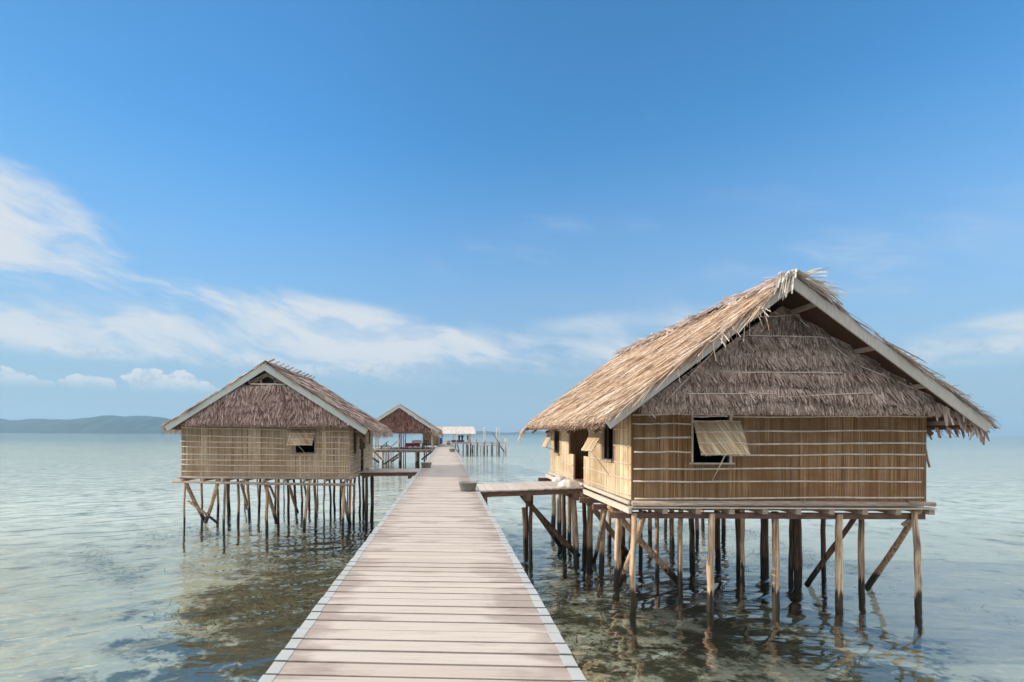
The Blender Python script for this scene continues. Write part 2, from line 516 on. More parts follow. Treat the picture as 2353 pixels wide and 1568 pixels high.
# ------------------------------------------------------------------ sea, seabed, hills
# seabed: pale sand with darker weed stains, tones partly standing in for reflections, shelving away to deeper water far out
m_, t = mat('seabed_sand')
p = pos(t); x, y, z = t.sep(p)
n1 = t.noise(p, 0.16, 5, 0.6)
n2 = t.noise(p, 0.9, 5, 0.65)
n3 = t.noise(p, 6.0, 4, 0.7)
pat = t.m('ADD', t.m('MULTIPLY', n1, 0.32), t.m('ADD', t.m('MULTIPLY', n2, 0.46), t.m('MULTIPLY', n3, 0.26)))
near = t.sstep(y, 34.0, 14.0)
c = t.mix(near, (0.70, 0.71, 0.66), (0.33, 0.345, 0.285))  # far sand paler, part of the sky's reflected brightness put into it
c = t.mix(t.m('MULTIPLY', t.sstep(n2, 0.42, 0.62), 0.45), c, (0.13, 0.135, 0.10))
side = t.m('MULTIPLY', t.sstep(x, -9.0, -4.5), t.sstep(x, 12.0, 8.5))
c = t.mix(t.m('MULTIPLY', t.sstep(x, 8.0, 12.0), near), c, (0.36, 0.36, 0.32))  # right-hand sand lightened to stand in for cloud reflected on the water
c = t.mix(t.m('MULTIPLY', t.sstep(n3, 0.54, 0.66), t.m('MULTIPLY', near, 0.6)), c, (0.55, 0.54, 0.46))
weedy = t.m('SUBTRACT', t.m('MULTIPLY', t.m('MULTIPLY', near, side), t.m('ADD', 0.095, t.m('MULTIPLY', t.sstep(x, 1.0, -1.5), 0.06))), 0.01)  # extra weed on the left also paints the hut's dark reflection
c = t.mix(t.m('MULTIPLY', t.sstep(t.m('ADD', pat, weedy), 0.555, 0.625), 0.93), c, (0.022, 0.027, 0.012))
deep = t.sstep(t.m('ADD', y, t.m('MULTIPLY', t.noise(t.comb(x, t.m('MULTIPLY', y, 3.0), 0.0), 0.01, 3), 120.0)), 170.0, 420.0)
c = t.mix(deep, c, (0.16, 0.28, 0.38))
t.put(t.b.inputs['Base Color'], c)
t.put(t.b.inputs['Normal'], t.bump(n3, 0.5, 0.05))
M['seabed'] = m_
mb = MB()
ys = [-60, -10, 0, 10, 20, 40, 80, 160, 320, 800, 3300]
xs = [-3600, -800, -200, -60, -20, 0, 20, 60, 200, 800, 3600]
vs = [(a, b, BED - 0.35 * min(1, max(0, (b - 20) / 80)) + 0.12 * math.sin(a * 0.3 + b * 0.17)) for b in ys for a in xs]
k = len(xs)
mb.add(vs, [(j * k + i, j * k + i + 1, (j + 1) * k + i + 1, (j + 1) * k + i) for j in range(len(ys) - 1) for i in range(k - 1)])
tag(mb.build('seabed', M['seabed'], smooth=True), kind='structure')

m_ = bpy.data.materials.new('sea_water')
m_.use_nodes = True
m_.node_tree.nodes.clear()
t = NT(m_.node_tree)
out = t.n('ShaderNodeOutputMaterial')
p = pos(t); x, y, z = t.sep(p)
def rotc(deg, fx, fy, seed):
    c_, s_ = math.cos(R(deg)), math.sin(R(deg))
    a_ = t.m('ADD', t.m('MULTIPLY', x, c_ * fx), t.m('MULTIPLY', y, s_ * fx))
    b_ = t.m('ADD', t.m('MULTIPLY', x, -s_ * fy), t.m('MULTIPLY', y, c_ * fy))
    return t.comb(a_, b_, seed)


swell = t.noise(rotc(32, 0.42, 1.5, 0.0), 1.0, 1, 0.4, 0.6)
swell2 = t.noise(rotc(-8, 0.8, 2.6, 9.0), 1.0, 2, 0.4, 0.4)
rip = t.noise(rotc(12, 2.2, 6.0, 4.0), 1.0, 2, 0.5)
patch = t.noise(t.comb(t.m('MULTIPLY', x, 0.012), t.m('MULTIPLY', y, 0.06), 2.0), 1.0, 4, 0.6)
amp = t.m('ADD', 0.35, t.m('MULTIPLY', t.sstep(patch, 0.38, 0.62), 0.9))
h = t.m('ADD', t.m('ADD', t.m('MULTIPLY', swell, 0.08), t.m('MULTIPLY', swell2, 0.028)), t.m('MULTIPLY', t.m('MULTIPLY', rip, amp), 0.016))
nrm = t.bump(h, 1.0, 1.0)
fr = t.n('ShaderNodeFresnel')
fr.inputs['IOR'].default_value = 2.5
t.put(fr.inputs['Normal'], nrm)
gl = t.n('ShaderNodeBsdfGlossy')
gl.inputs['Roughness'].default_value = 0.03
gl.inputs['Color'].default_value = (1.0, 0.93, 0.83, 1)
t.put(gl.inputs['Normal'], nrm)
tr = t.n('ShaderNodeBsdfTransparent')
tr.inputs['Color'].default_value = (0.93, 0.965, 0.94, 1)
mx = t.n('ShaderNodeMixShader')
under = t.n('ShaderNodeNewGeometry').outputs['Backfacing']
t.put(mx.inputs[0], t.m('ADD', t.m('MULTIPLY', fr.outputs[0], t.m('SUBTRACT', 1.0, under)), t.m('MULTIPLY', under, 0.10)))
m_.node_tree.links.new(tr.outputs[0], mx.inputs[1])
m_.node_tree.links.new(gl.outputs[0], mx.inputs[2])
m_.node_tree.links.new(mx.outputs[0], out.inputs[0])
M['water'] = m_
mb = MB()
mb.add([(-3600, -60, WATER), (3600, -60, WATER), (3600, 3300, WATER), (-3600, 3300, WATER)], [(0, 1, 2, 3)])
tag(mb.build('sea', M['water']), kind='structure')


def hills(name, u0, u1, prof, Y, depth, matr):
    """a low forested ridge with real depth; prof gives the skyline"""
    mb = MB()
    n = 160
    rows = 9
    vs = []
    for j in range(rows):
        s = j / (rows - 1)
        k = math.sin(math.pi * s) ** 0.7
        for i in range(n + 1):
            u = u0 + (u1 - u0) * i / n
            q = at(u, prof(u), Y)
            hgt = max(0.0, q.z - WATER)
            jit = 1 + 0.05 * math.sin(i * 0.9 + 2.0 * math.sin(j)) * (1 - k)
            vs.append((q.x + (s - 0.5) * 40, Y + (s - 0.5) * depth, WATER - 1.5 + (hgt + 1.5) * k * jit))
    for q in range(rows - 1):
        for i in range(n):
            mb.f.append((q * (n + 1) + i, q * (n + 1) + i + 1, (q + 1) * (n + 1) + i + 1, (q + 1) * (n + 1) + i))
    mb.v = vs; mb.n = len(vs)
    return tag(mb.build(name, matr), kind='structure')


M['forest'] = simple('far_forest', (0.03, 0.055, 0.055), 0.3, 0.02, 0.9, bump=0.2)


def skyline(u):
    a = 963 + 3 * math.sin(u * 0.013 + 0.6) + 2.0 * math.sin(u * 0.045) + 1.2 * math.sin(u * 0.11 + 1) + 0.8 * math.sin(u * 0.31)
    a -= 5 * math.exp(-((u - 335) / 28) ** 2) + 3 * math.exp(-((u - 270) / 40) ** 2)
    return a + max(0, (u - 350) / 75) ** 1.3 * 16


hills('hills', -420, 470, skyline, 2100, 500, M['forest'])
hills('hills', 600, 1500, lambda u: 992.3 + 2.5 * math.sin(u * 0.012) * math.sin(u * 0.05) + 3 * max(0, (u - 1200) / 300), 2900, 300, M['forest'])


# ------------------------------------------------------------------ posts and poles
def post_mesh(top, bot, r, wob=0.03, n=8, rt=0.95):
    """irregular trunk from top to bottom"""
    top, bot = Vector(top), Vector(bot)
    a = random.uniform(0, 6.28)
    pts, rad = [], []
    for i in range(n + 1):
        s = i / n
        k = math.sin(s * math.pi * random.uniform(0.9, 1.1)) * wob
        q = top.lerp(bot, s) + Vector((math.cos(a) * k + random.uniform(-1, 1) * wob * 0.3, math.sin(a) * k + random.uniform(-1, 1) * wob * 0.3, 0))
        pts.append(q)
        rad.append(r * (rt + (1.08 - rt) * s) * random.uniform(0.92, 1.08))
    return MB().tube(pts, rad, 9)


def ydepth(u, v):
    """distance of a point on the water surface seen at (u, v)"""
    return (EYE - WATER) * F / (v - CV - ROLL * (u - CU))


def post_from_view(root, ut, ub, vb, dpx, ztop, m_=None, wob=0.04):
    Y = ydepth(ub, vb)
    b = at(ub, vb, Y)
    tx = (ut - CU) / F * Y
    r = 0.88 * dpx / 2 / F * Y
    zt = ztop
    e = Vector((b.x + (b.x - tx) * 0.3, Y, BED - 0.1))
    return post_mesh((tx, Y, zt), e, r, wob).build('post', m_ or M['pole'], root, True)


def brace(root, p0, p1, r, m_=None, over=0.12, wob=0.03):
    p0, p1 = Vector(p0), Vector(p1)
    d = (p1 - p0).normalized()
    return post_mesh(p0 - d * over * 0.5, p1 + d * over, r, wob, 6).build('brace', m_ or M['pole'], root, True)


# ------------------------------------------------------------------ thatch
def unit(a):
    return a / np.linalg.norm(a, axis=1)[:, None]


def thatch_slope(mb, O, A, B, N, courses, per, length, width, lift=0.10, side=0.12, jag=1.0, end=1.0):
    """leaf strips laid in overlapping courses on the slope O + A s + B t"""
    O, A, B, N = [np.array(q, float) for q in (O, A, B, N)]
    b1 = B / np.linalg.norm(B)
    a1 = A / np.linalg.norm(A)
    for c in range(courses):
        n = per
        s = rng.uniform(-0.004, 1.004, n)
        t_ = (c + rng.uniform(-0.3, 0.5, n)) / courses
        base = O + s[:, None] * A + t_[:, None] * B + N * rng.uniform(0.0, 0.05, n)[:, None]
        d = b1 + a1 * rng.normal(0, side, n)[:, None] + N * rng.normal(lift * 0.6, lift, n)[:, None]
        d = unit(d)
        sd = unit(a1[None, :] + N * rng.normal(0, 0.5, n)[:, None])
        L = length * rng.uniform(0.6, 1.35, n)
        lim = (end - np.clip(t_, 0, 1)) * np.linalg.norm(B) + rng.uniform(0.0, 0.18, n) * jag
        L = np.minimum(L, np.maximum(lim, 0.14))
        bend = np.tile(np.array([0, 0, -1.0]), (n, 1)) * rng.uniform(0.0, 0.14, n)[:, None]
        mb.strands(base, d, sd, L, width * rng.uniform(0.6, 1.5, n), bend)


def fringe(mb, P0, P1, out, n, length, width, droop=0.5, drop=0.35):
    """loose leaf ends along an edge, pointing along out and drooping"""
    P0, P1, out = np.array(P0, float), np.array(P1, float), np.array(out, float)
    s = rng.uniform(0, 1, n)
    a1 = (P1 - P0) / np.linalg.norm(P1 - P0)
    base = P0 + s[:, None] * (P1 - P0) + rng.normal(0, 0.015, (n, 3))
    d = unit(out[None, :] + a1 * rng.normal(0, 0.22, n)[:, None] + np.array([0, 0, 1.0]) * rng.normal(-0.1, 0.15, n)[:, None])
    sd = unit(a1[None, :] + rng.normal(0, 0.4, (n, 3)))
    bend = np.tile(np.array([0, 0, -1.0]), (n, 1)) * (droop * rng.uniform(0.3, 1.2, n))[:, None]
    mb.strands(base, d, sd, length * rng.uniform(0.4, 1.4, n), width * rng.uniform(0.6, 1.4, n), bend, seg=3)


def gable_thatch(mb, Y, xa, za, zb, xl, xr, rows, per_m, length, width, fan=True, apex_cut=0.0, tiers=6):
    """hanging leaf courses filling a gable: apex (xa, za), base zb from xl to xr"""
    for c in range(rows):
        z = zb + (za - zb) * (c + 0.6) / rows * (1 - apex_cut)
        k = min(1.0, max(0.0, (z - zb) / (za - zb)))
        x0 = xl + (xa - xl) * k; x1 = xr + (xa - xr) * k
        n = int(per_m * (x1 - x0)) + 2
        xx = rng.uniform(x0, x1, n)
        zz = z + rng.uniform(-0.10, 0.06, n)
        base = np.stack([xx, np.full(n, Y - 0.02) - rng.uniform(0, 0.03, n), zz], 1)
        mid = (x0 + x1) / 2
        lean = (xx - mid) / max(0.4, (x1 - x0)) * (1.3 if fan else 0.3) * (0.3 + k) + rng.normal(0, 0.16, n)
        d = unit(np.stack([lean, -rng.uniform(0.05, 0.22, n), -np.ones(n)], 1))
        sd = unit(np.stack([np.ones(n), rng.normal(0, 0.5, n), lean], 1))
        L = length * rng.uniform(0.55, 1.3, n)
        L = np.minimum(L, zz - zb + rng.uniform(0.03, 0.14, n))
        bend = np.zeros((n, 3)); bend[:, 1] = rng.uniform(0, 0.15, n)
        mb.strands(base, d, sd, L, width * rng.uniform(0.6, 1.5, n), bend)
    # heavier tiers whose ragged ends stand proud of the courses below
    for c in range(tiers):
        z = zb + (za - zb) * (c + 0.9) / tiers * (1 - apex_cut)
        k = min(1.0, max(0.0, (z - zb) / (za - zb)))
        x0 = xl + (xa - xl) * k; x1 = xr + (xa - xr) * k
        n = int(per_m * 2.2 * (x1 - x0)) + 2
        xx = rng.uniform(x0, x1, n)
        zz = z + 0.05 * np.sin(xx * 2.1 + c * 1.7) + rng.normal(0, 0.02, n)
        base = np.stack([xx, np.full(n, Y - 0.05) - rng.uniform(0, 0.05, n), zz], 1)
        lean = 0.35 * np.sin(xx * 3.7 + c) + rng.normal(0, 0.22, n)
        d = unit(np.stack([lean, -rng.uniform(0.1, 0.5, n), -np.ones(n)], 1))
        sd = unit(np.stack([np.ones(n), rng.normal(0, 0.5, n), lean], 1))
        L = np.minimum(length * rng.uniform(0.4, 1.1, n), np.maximum(zz - zb, 0.02) + rng.uniform(0.02, 0.12, n))
        mb.strands(base, d, sd, L, width * rng.uniform(0.6, 1.7, n), np.zeros((n, 3)))


def roof_shape(root, xa, za, xl, zl, xr, zr, y0, y1, thick, under_mat):
    """two sloping roof decks that meet at the ridge"""
    mb = MB()
    for (xe, ze) in ((xl, zl), (xr, zr)):
        mb.add([(xa, y0, za), (xe, y0, ze), (xe, y1, ze), (xa, y1, za), (xa, y0, za - thick), (xe, y0, ze - thick), (xe, y1, ze - thick), (xa, y1, za - thick)],
               [(0, 1, 2, 3), (7, 6, 5, 4), (0, 4, 5, 1), (1, 5, 6, 2), (2, 6, 7, 3)])
    return mb.build('roof', under_mat, root)


# ------------------------------------------------------------------ walls
def wall_front(mb, Y, x0, x1, z0, z1, holes, th=0.05):
    """wall facing the camera side, split into panels round rectangular holes"""
    def put(a, b, c, d):
        # overlapping sheets of matting, none of them quite flush
        x = a
        while x < b - 1e-6:
            e = min(b, x + random.uniform(0.35, 0.95))
            if b - e < 0.2:
                e = b
            o = random.uniform(0.0, 0.012)
            o2 = random.uniform(0.0, 0.012)
            mb.prism([(x, Y - o, c), (e - 0.002, Y - o2, c), (e - 0.002, Y + th, c), (x, Y + th, c)], (0, 0, d - c))
            x = e
    panels(mb, put, x0, x1, z0, z1, holes)


def wall_side(mb, X, y0, y1, z0, z1, holes, th=0.05):
    panels(mb, lambda a, b, c, d: mb.box(X, X + th, a, b, c, d), y0, y1, z0, z1, holes)


def panels(mb, put, a0, a1, z0, z1, holes):
    xs = sorted(set([a0, a1] + [h[0] for h in holes] + [h[1] for h in holes]))
    for i in range(len(xs) - 1):
        a, b = xs[i], xs[i + 1]
        mid = (a + b) / 2
        cuts = sorted([(h[2], h[3]) for h in holes if h[0] < mid < h[1]])
        z = z0
        for (c, d) in cuts:
            if c > z:
                put(a, b, z, c)
            z = max(z, d)
        if z < z1:
            put(a, b, z, z1)


def batten(parent, pts, r=0.0185):
    n = 10
    P = [Vector(p) for p in pts]
    q = []
    for i in range(n + 1):
        s = i / n
        q.append(P[0].lerp(P[1], s) + Vector((0, 0, random.uniform(-0.006, 0.006) - 0.006 * math.sin(s * 7))))
    return MB().tube(q, [r * random.uniform(0.85, 1.15) for _ in q], 6).build('batten', M['batten'], parent, True)


def shutter(root, hinge0, hinge1, low1, low0, m_, nb=4, stick=None):
    """propped matting shutter hung from its top edge"""
    h0, h1, l1, l0 = [Vector(p) for p in (hinge0, hinge1, low1, low0)]
    nrm = (h1 - h0).cross(l0 - h0).normalized()
    mb = MB()
    # matting with a slightly ragged lower edge
    n = 26
    for i in range(n):
        a, b = i / n, (i + 1) / n
        ext = random.uniform(0.0, 0.025)
        d = (l0 - h0).normalized() * ext
        mb.prism([h0.lerp(h1, a), h0.lerp(h1, b), l0.lerp(l1, b) + d, l0.lerp(l1, a) + d], nrm * 0.015)
    o = mb.build('shutter', m_, root)
    for i in range(nb):
        s = (i + 0.05) / (nb - 0.9)
        off = -nrm * 0.008
        if off.y > 0 or (abs(off.y) < 1e-3 and off.z < 0):
            off = -off + nrm * 0.0
        for sg in (-1, 1):
            oo = nrm * (0.02 if sg > 0 else -0.006)
            batten(o, (h0.lerp(l0, s) + oo, h1.lerp(l1, s) + oo), 0.011)
    if stick:
        MB().tube([Vector(stick[0]), (Vector(stick[0]) + Vector(stick[1])) / 2 + Vector((0.008, 0, 0.006)), Vector(stick[1])], [0.012, 0.011, 0.009], 6).build('prop_stick', M['batten'], o, True)
    return o


def gable_fascia(root, x0, z0, x1, z1, Y, depth, m_, cut=True):
    """sloping barge board from the eave end (x0, z0) to the apex (x1, z1), top edge given"""
    e = Vector((x0, Y, z0)); a = Vector((x1, Y, z1))
    d = (a - e).normalized()
    nr = Vector((d.z, 0, -d.x))
    if nr.z > 0:
        nr = -nr
    low_a = Vector((x1, Y, z1 - depth / abs(nr.z)))
    return MB().prism([e, e + nr * depth, low_a, a], (0, 0.035, 0)).build('fascia_board', m_, root)


# ================================================================== boardwalk
BL, BR = -1.165, 0.886
bw = thing('boardwalk', (0, 3, 0), 'long straight boardwalk of pale worn planks with painted edges running out over the sea', 'boardwalk')
mb, eb_l, eb_r = MB(), MB(), MB()
y = 2.2
sk = math.tan(R(2.2))
while y < 94:
    pw = 0.2 * random.uniform(0.985, 1.01)
    gap = random.choice([0.013, 0.022, 0.028, 0.031, 0.026, 0.020])
    dzv = random.uniform(-0.003, 0.003)
    jl, jr = random.uniform(-0.006, 0.006), random.uniform(-0.006, 0.006)
    ep = 0.085 * random.uniform(0.93, 1.07)

    def sl(x, yy):
        return yy - sk * (x + 0.14)

    def slab(m2, x0, x1, z0, z1):
        a, b = y, y + pw - gap
        m2.add([(x0, sl(x0, a), z0), (x1, sl(x1, a), z0), (x1, sl(x1, b), z0), (x0, sl(x0, b), z0),
                (x0, sl(x0, a), z1), (x1, sl(x1, a), z1), (x1, sl(x1, b), z1), (x0, sl(x0, b), z1)],
               [(0, 3, 2, 1), (4, 5, 6, 7), (0, 1, 5, 4), (1, 2, 6, 5), (2, 3, 7, 6), (3, 0, 4, 7)])
    slab(mb, BL + jl + 0.004, BR + jr - 0.004, -0.04 + dzv, dzv)
    slab(eb_l, BL + jl, BL + jl + ep, -0.038 + dzv, dzv + 0.003)
    slab(eb_r, BR + jr - ep, BR + jr, -0.038 + dzv, dzv + 0.003)
    y += pw
mb.build('planking', M['plank'], bw)
eb_l.build('painted_edge', M['edge'], bw)
eb_r.build('painted_edge', M['edge'], bw)
for xx in (-0.85, -0.14, 0.57):
    MB().box(xx - 0.06, xx + 0.06, 2.2, 93.9, -0.2, -0.045).build('bearer', M['beam'], bw)
for i in range(19):
    yy = 4.4 + i * 5.0
    MB().box(-1.0, 0.72, yy - 0.06, yy + 0.06, -0.34, -0.203).build('crossbeam', M['beam'], bw)
    for xx in (-0.8, 0.52):
        post_mesh((xx, yy, -0.34), (xx, yy, BED - 0.1), 0.085).build('post', M['pole_dark'], bw, True)


# side walkways
def walkway(label, x0, x1, ya, yb, za, zb, posts, bracelist, xpost):
    root = thing('walkway', ((x0 + x1) / 2, (ya + yb) / 2, 0), label, 'walkway', 'short walkways from the boardwalk to the huts')
    mb = MB()
    n = int(abs(x1 - x0) / 0.205)
    for i in range(n):
        a = x0 + (x1 - x0) * i / n; b = x0 + (x1 - x0) * (i + 1) / n - math.copysign(0.012, x1 - x0)
        z = za + (zb - za) * (i + 0.5) / n + random.uniform(-0.003, 0.003)
        a, b = min(a, b), max(a, b)
        e0, e1 = random.uniform(-0.015, 0.015), random.uniform(-0.015, 0.015)
        mb.box(a, b, ya + e0, yb + e1, z - 0.035, z)
    mb.build('planking', M['plank_side'] if x1 > 0 else M['plank_far'], root)
    for yy in (ya + 0.1, yb - 0.1):
        MB().bar((x0, yy, za - 0.11), (x1, yy, zb - 0.11), 0.07, 0.14).build('bearer', M['beam'], root)
    return root


wr = walkway('short sunlit plank walkway leading from the boardwalk to the large right hut', BR + 0.02, 3.75, 14.55, 16.6, -0.02, 0.1, [], [], 0)
MB().box(0.95, 1.12, 14.55, 14.75, -0.45, -0.16).build('bracket', M['beam'], wr)
MB().box(2.2, 2.32, 14.6, 16.6, -0.3, -0.12).build('crossbeam', M['beam'], wr)
MB().box(3.5, 3.62, 14.5, 16.6, -0.26, -0.07).build('crossbeam', M['beam'], wr)
post_from_view(wr, 1203, 1206, 1269, 11, -0.75, M['pole'])
post_from_view(wr, 1222, 1222, 1290, 10, -0.12, M['pole_dark'])
post_from_view(wr, 1210, 1209, 1266, 7, -0.2, M['pole_dark'])
post_from_view(wr, 1318, 1328, 1290, 15, -0.1, M['pole_pale'])
post_from_view(wr, 1342, 1340, 1283, 11, -0.1, M['pole_dark'])
brace(wr, at(1195.5, 1134, 15.3), at(1323, 1272, 15.5), 0.075, M['pole_dark'])
brace(wr, at(1218, 1160, 16.4), at(1290, 1260, 17.0), 0.075, M['pole_dark'])

wl = walkway('short shaded grey plank walkway from the boardwalk to the smaller left hut', BL - 0.02, -3.55, 21.9, 23.9, -0.02, -0.05, [], [], 0)
post_from_view(wl, 855, 853, 1187, 9, -0.14, M['pole_dark'])
post_from_view(wl, 843, 843, 1198, 7, -0.14, M['pole_dark'])
MB().box(-3.4, -3.28, 21.9, 23.9, -0.3, -0.16).build('crossbeam', M['beam'], wl)
MB().box(-1.6, -1.48, 21.95, 23.85, -0.32, -0.18).build('crossbeam', M['beam'], wl)

# ================================================================== right hut
HY, HX0, HX1, HY1 = 11.1, 3.855, 9.985, 19.8
HZ = 0.17
hut = thing('stilt_hut', (6.9, 15.4, HZ), 'large thatched reed hut on stilts with a sunlit side wall, nearest on the right', 'hut', 'thatched huts on stilts')
WT = 2.30
# front wall
front_hole = (5.124, 5.876, 0.965, 1.95)
mb = MB()
wall_front(mb, HY, HX0, HX1, HZ, WT, [front_hole])
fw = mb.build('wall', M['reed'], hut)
for (v, a, b) in [(952, 1454, 1593), (973.5, 1454, 1591), (1006, 1456, 1593), (1039, 1457, 1590), (1076.5, 1456, 2122), (1107, 1455, 2116), (1144.5, 1458, 2122),
                  (957, 1682, 2140), (956.5, 1594, 1672), (990.5, 1690, 2128), (1019, 1712, 2127), (1045, 1684, 2126)]:
    dv = random.uniform(-1.2, 1.2)
    batten(fw, (at(a, v - dv + 0.6, HY - 0.014), at(b, v + dv * 0.5, HY - 0.014)))
mb = MB()
for (x0, x1, z0, z1) in ((5.09, 5.124, 0.94, 1.98), (5.876, 5.93, 0.965, 1.98), (5.05, 5.99, 0.93, 0.965), (5.124, 5.876, 1.95, 1.99)):
    mb.box(x0, x1, HY - 0.03, HY + 0.06, z0, z1)
wf = mb.build('window_frame', M['timber_pale'], hut)
shutter(hut, (5.12, HY - 0.03, 1.84), (6.10, HY - 0.03, 1.84), (6.10, HY - 0.39, 1.145), (5.12, HY - 0.39, 1.145), M['reed_lit'], 4,
        ((5.60, HY - 0.37, 1.13), (5.52, HY - 0.03, 0.595)))
# left (sunlit) wall: two windows and the porch recess
side_holes = [(12.31, 12.99, 0.97, 2.0), (18.2, 18.9, 0.89, 1.95), (14.5, 16.83, 0.93, 2.05), (15.0, 16.2, HZ, 0.93)]
mb = MB()
wall_side(mb, HX0, HY + 0.05, HY1, HZ, WT + 0.1, side_holes)
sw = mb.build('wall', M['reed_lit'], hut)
for z in (0.27, 0.60, 0.92, 1.30, 1.66, 2.0):
    cuts = sorted([(h[0], h[1]) for h in side_holes if h[2] - 0.02 < z < h[3] + 0.02])
    yy = HY + 0.06
    for c in cuts + [(HY1, HY1)]:
        if c[0] - yy > 0.1:
            batten(sw, ((HX0 - 0.012, yy, z), (HX0 - 0.012, c[0] - 0.01, z)), 0.012)
        yy = max(yy, c[1])
for (ya, yb, za, zb) in ((12.31, 12.99, 0.97, 2.0), (18.2, 18.9, 0.89, 1.95)):
    mb = MB()
    mb.box(HX0 - 0.02, HX0 + 0.09, ya - 0.06, ya, za - 0.07, zb)
    mb.box(HX0 - 0.02, HX0 + 0.09, yb, yb + 0.06, za - 0.07, zb)
    mb.box(HX0 - 0.06, HX0 + 0.09, ya, yb, za - 0.07, za - 0.003)
    mb.build('window_frame', M['timber'], hut)
shutter(hut, (HX0 - 0.03, 13.3, 2.05), (HX0 - 0.03, 12.3, 2.05), (3.36, 12.3, 1.155), (3.36, 13.3, 1.155), M['reed_lit'], 3,
        ((3.38, 12.55, 1.14), (HX0 - 0.01, 12.6, 0.58)))
shutter(hut, (HX0 - 0.03, 19.2, 2.0), (HX0 - 0.03, 18.3, 2.0), (3.42, 18.3, 1.1), (3.42, 19.2, 1.1), M['reed_lit'], 3,
        ((3.44, 18.5, 1.09), (HX0 - 0.01, 18.35, 0.93)))
# porch recess walls, other outer walls, floor
mb = MB()
mb.box(5.0, 5.05, 14.3, 17.0, HZ, WT + 0.6)
mb.box(HX0 + 0.052, 5.0, 14.42, 14.47, HZ, WT)
mb.box(HX0 + 0.052, 5.0, 16.86, 16.91, HZ, WT)
pw_ = mb.build('wall', M['reed'], hut)
for z in (0.5, 0.95, 1.3, 1.65):
    batten(pw_, ((4.985, 14.5, z), (4.985, 16.8, z)), 0.012)
mb = MB()
mb.box(HX1 - 0.05, HX1, HY + 0.051, HY1 - 0.05, HZ, WT + 0.1)
mb.build('wall', M['reed'], hut)
MB().box(HX0 + 0.051, HX1 - 0.051, HY1 - 0.05, HY1, HZ, WT + 0.1).build('wall', M['reed'], hut)
MB().box(HX0 + 0.06, HX1 - 0.06, HY + 0.06, HY1 - 0.06, HZ - 0.02, HZ + 0.02).build('floor', M['beam'], hut)
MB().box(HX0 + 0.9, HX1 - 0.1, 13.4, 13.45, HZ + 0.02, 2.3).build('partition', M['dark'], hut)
# base logs, floor plank edge, joists and bearers
MB().tube([(HX0 + 0.0, HY - 0.03, 0.11), (6.8, HY - 0.035, 0.12), (HX1 - 0.1, HY - 0.03, 0.12)], [0.062, 0.058, 0.05], 12).build('base_log', M['timber'], hut, True)
MB().tube([(HX1 - 0.42, HY - 0.08, 0.16), (HX1 + 0.12, HY - 0.06, 0.12)], [0.04, 0.05], 8).build('base_log', M['timber'], hut, True)
MB().box(HX0 - 0.08, HX1 + 0.14, HY - 0.10, HY + 0.12, 0.02, 0.045).build('floor_edge', M['timber_pale'], hut)
MB().tube([(HX0 - 0.03, HY + 0.05, 0.11), (HX0 - 0.02, 15, 0.12), (HX0 - 0.03, HY1, 0.11)], 0.05, 10).build('base_log', M['timber_pale'], hut, True)
MB().box(HX0 - 0.13, HX0 - 0.07, HY - 0.2, HY1 + 0.3, -0.075, 0.045).build('side_board', M['timber_pale'], hut)
for i in range(9):
    x_ = HX0 + 0.62 + i * 0.69
    MB().box(x_, x_ + 0.11, HY - 0.07, HY1, -0.095, 0.018).build('joist', M['timber'], hut)
for i in range(8):
    y_ = HY + 0.02 + i * 1.24
    MB().box(HX0 - 0.42, HX1 + 0.1, y_ + 0.1, y_ + 0.21, -0.22, -0.097).build('bearer', M['beam' if i else 'beam'], hut)
MB().tube([at(2127, 1033, 11.7), at(2131, 1055, 11.7), at(2136, 1074, 11.7)], 0.022, 8).build('prop_stick', M['timber'], hut, True)
# posts read off the photograph: (u at top, u at waterline, v at waterline, thickness, material)
P, PP, PD = M['pole'], M['pole_pale'], M['pole_dark']
for (ut, ub, vb, d, m_) in [
    (1459, 1459, 1405, 15, PP), (1421, 1413, 1345, 16, PP), (1565, 1563, 1350, 13, PP), (1637, 1631, 1404, 16, PP), (1706, 1706, 1335, 11, PP),
    (1694, 1697, 1313, 14, PD), (1758, 1759, 1318, 19, PD), (1781, 1782, 1395, 17, PP), (1823, 1821, 1338, 12, PD), (1832, 1829, 1340, 19, PD),
    (1893, 1895, 1336, 11, PD), (1928, 1927, 1404, 18, PP), (1979, 1983, 1372, 14, P), (2101, 2106, 1406, 15, PP),
    (1496, 1496, 1244, 10, P), (1508, 1508, 1322, 11, P), (1528, 1528, 1216, 8, P), (1543, 1544, 1265, 12, P), (1589, 1590, 1300, 13, PD), (1601, 1601, 1248, 9, P),
    (1618, 1618, 1206, 8, PP), (1646, 1648, 1290, 14, PD), (1662, 1662, 1234, 10, PD), (1271, 1270, 1206, 11, PP), (1287, 1288, 1227, 12, PP), (1296, 1298, 1267, 11, PD),
    (1309, 1309, 1248, 10, P), (1358, 1356, 1290, 16, P), (1388, 1379, 1306, 14, PP), (1399, 1399, 1253, 10, P), (1432, 1432, 1266, 12, PD), (1452, 1452, 1262, 10, P), (1470, 1470, 1292, 10, PD),
]:
    post_from_view(hut, ut, ub, vb, d, -0.1 if ub < 2090 else -0.02, m_)
brace(hut, at(1405, 1166, 12.3), at(1559, 1337, 13.1), 0.075, P)
brace(hut, at(1337, 1138, 14.6), at(1440, 1270, 16.7), 0.08, P)
brace(hut, at(1480, 1182, 11.5), at(1425, 1338, 12.95), 0.06, PP)
brace(hut, at(1967, 1184, 12.4), at(1858, 1338, 13.2), 0.06, PD)
brace(hut, at(2110, 1175, 11.15), at(1995, 1347, 13.0), 0.062, P)
brace(hut, at(1393, 1165, 13.6), at(1366, 1288, 15.4), 0.05, P)
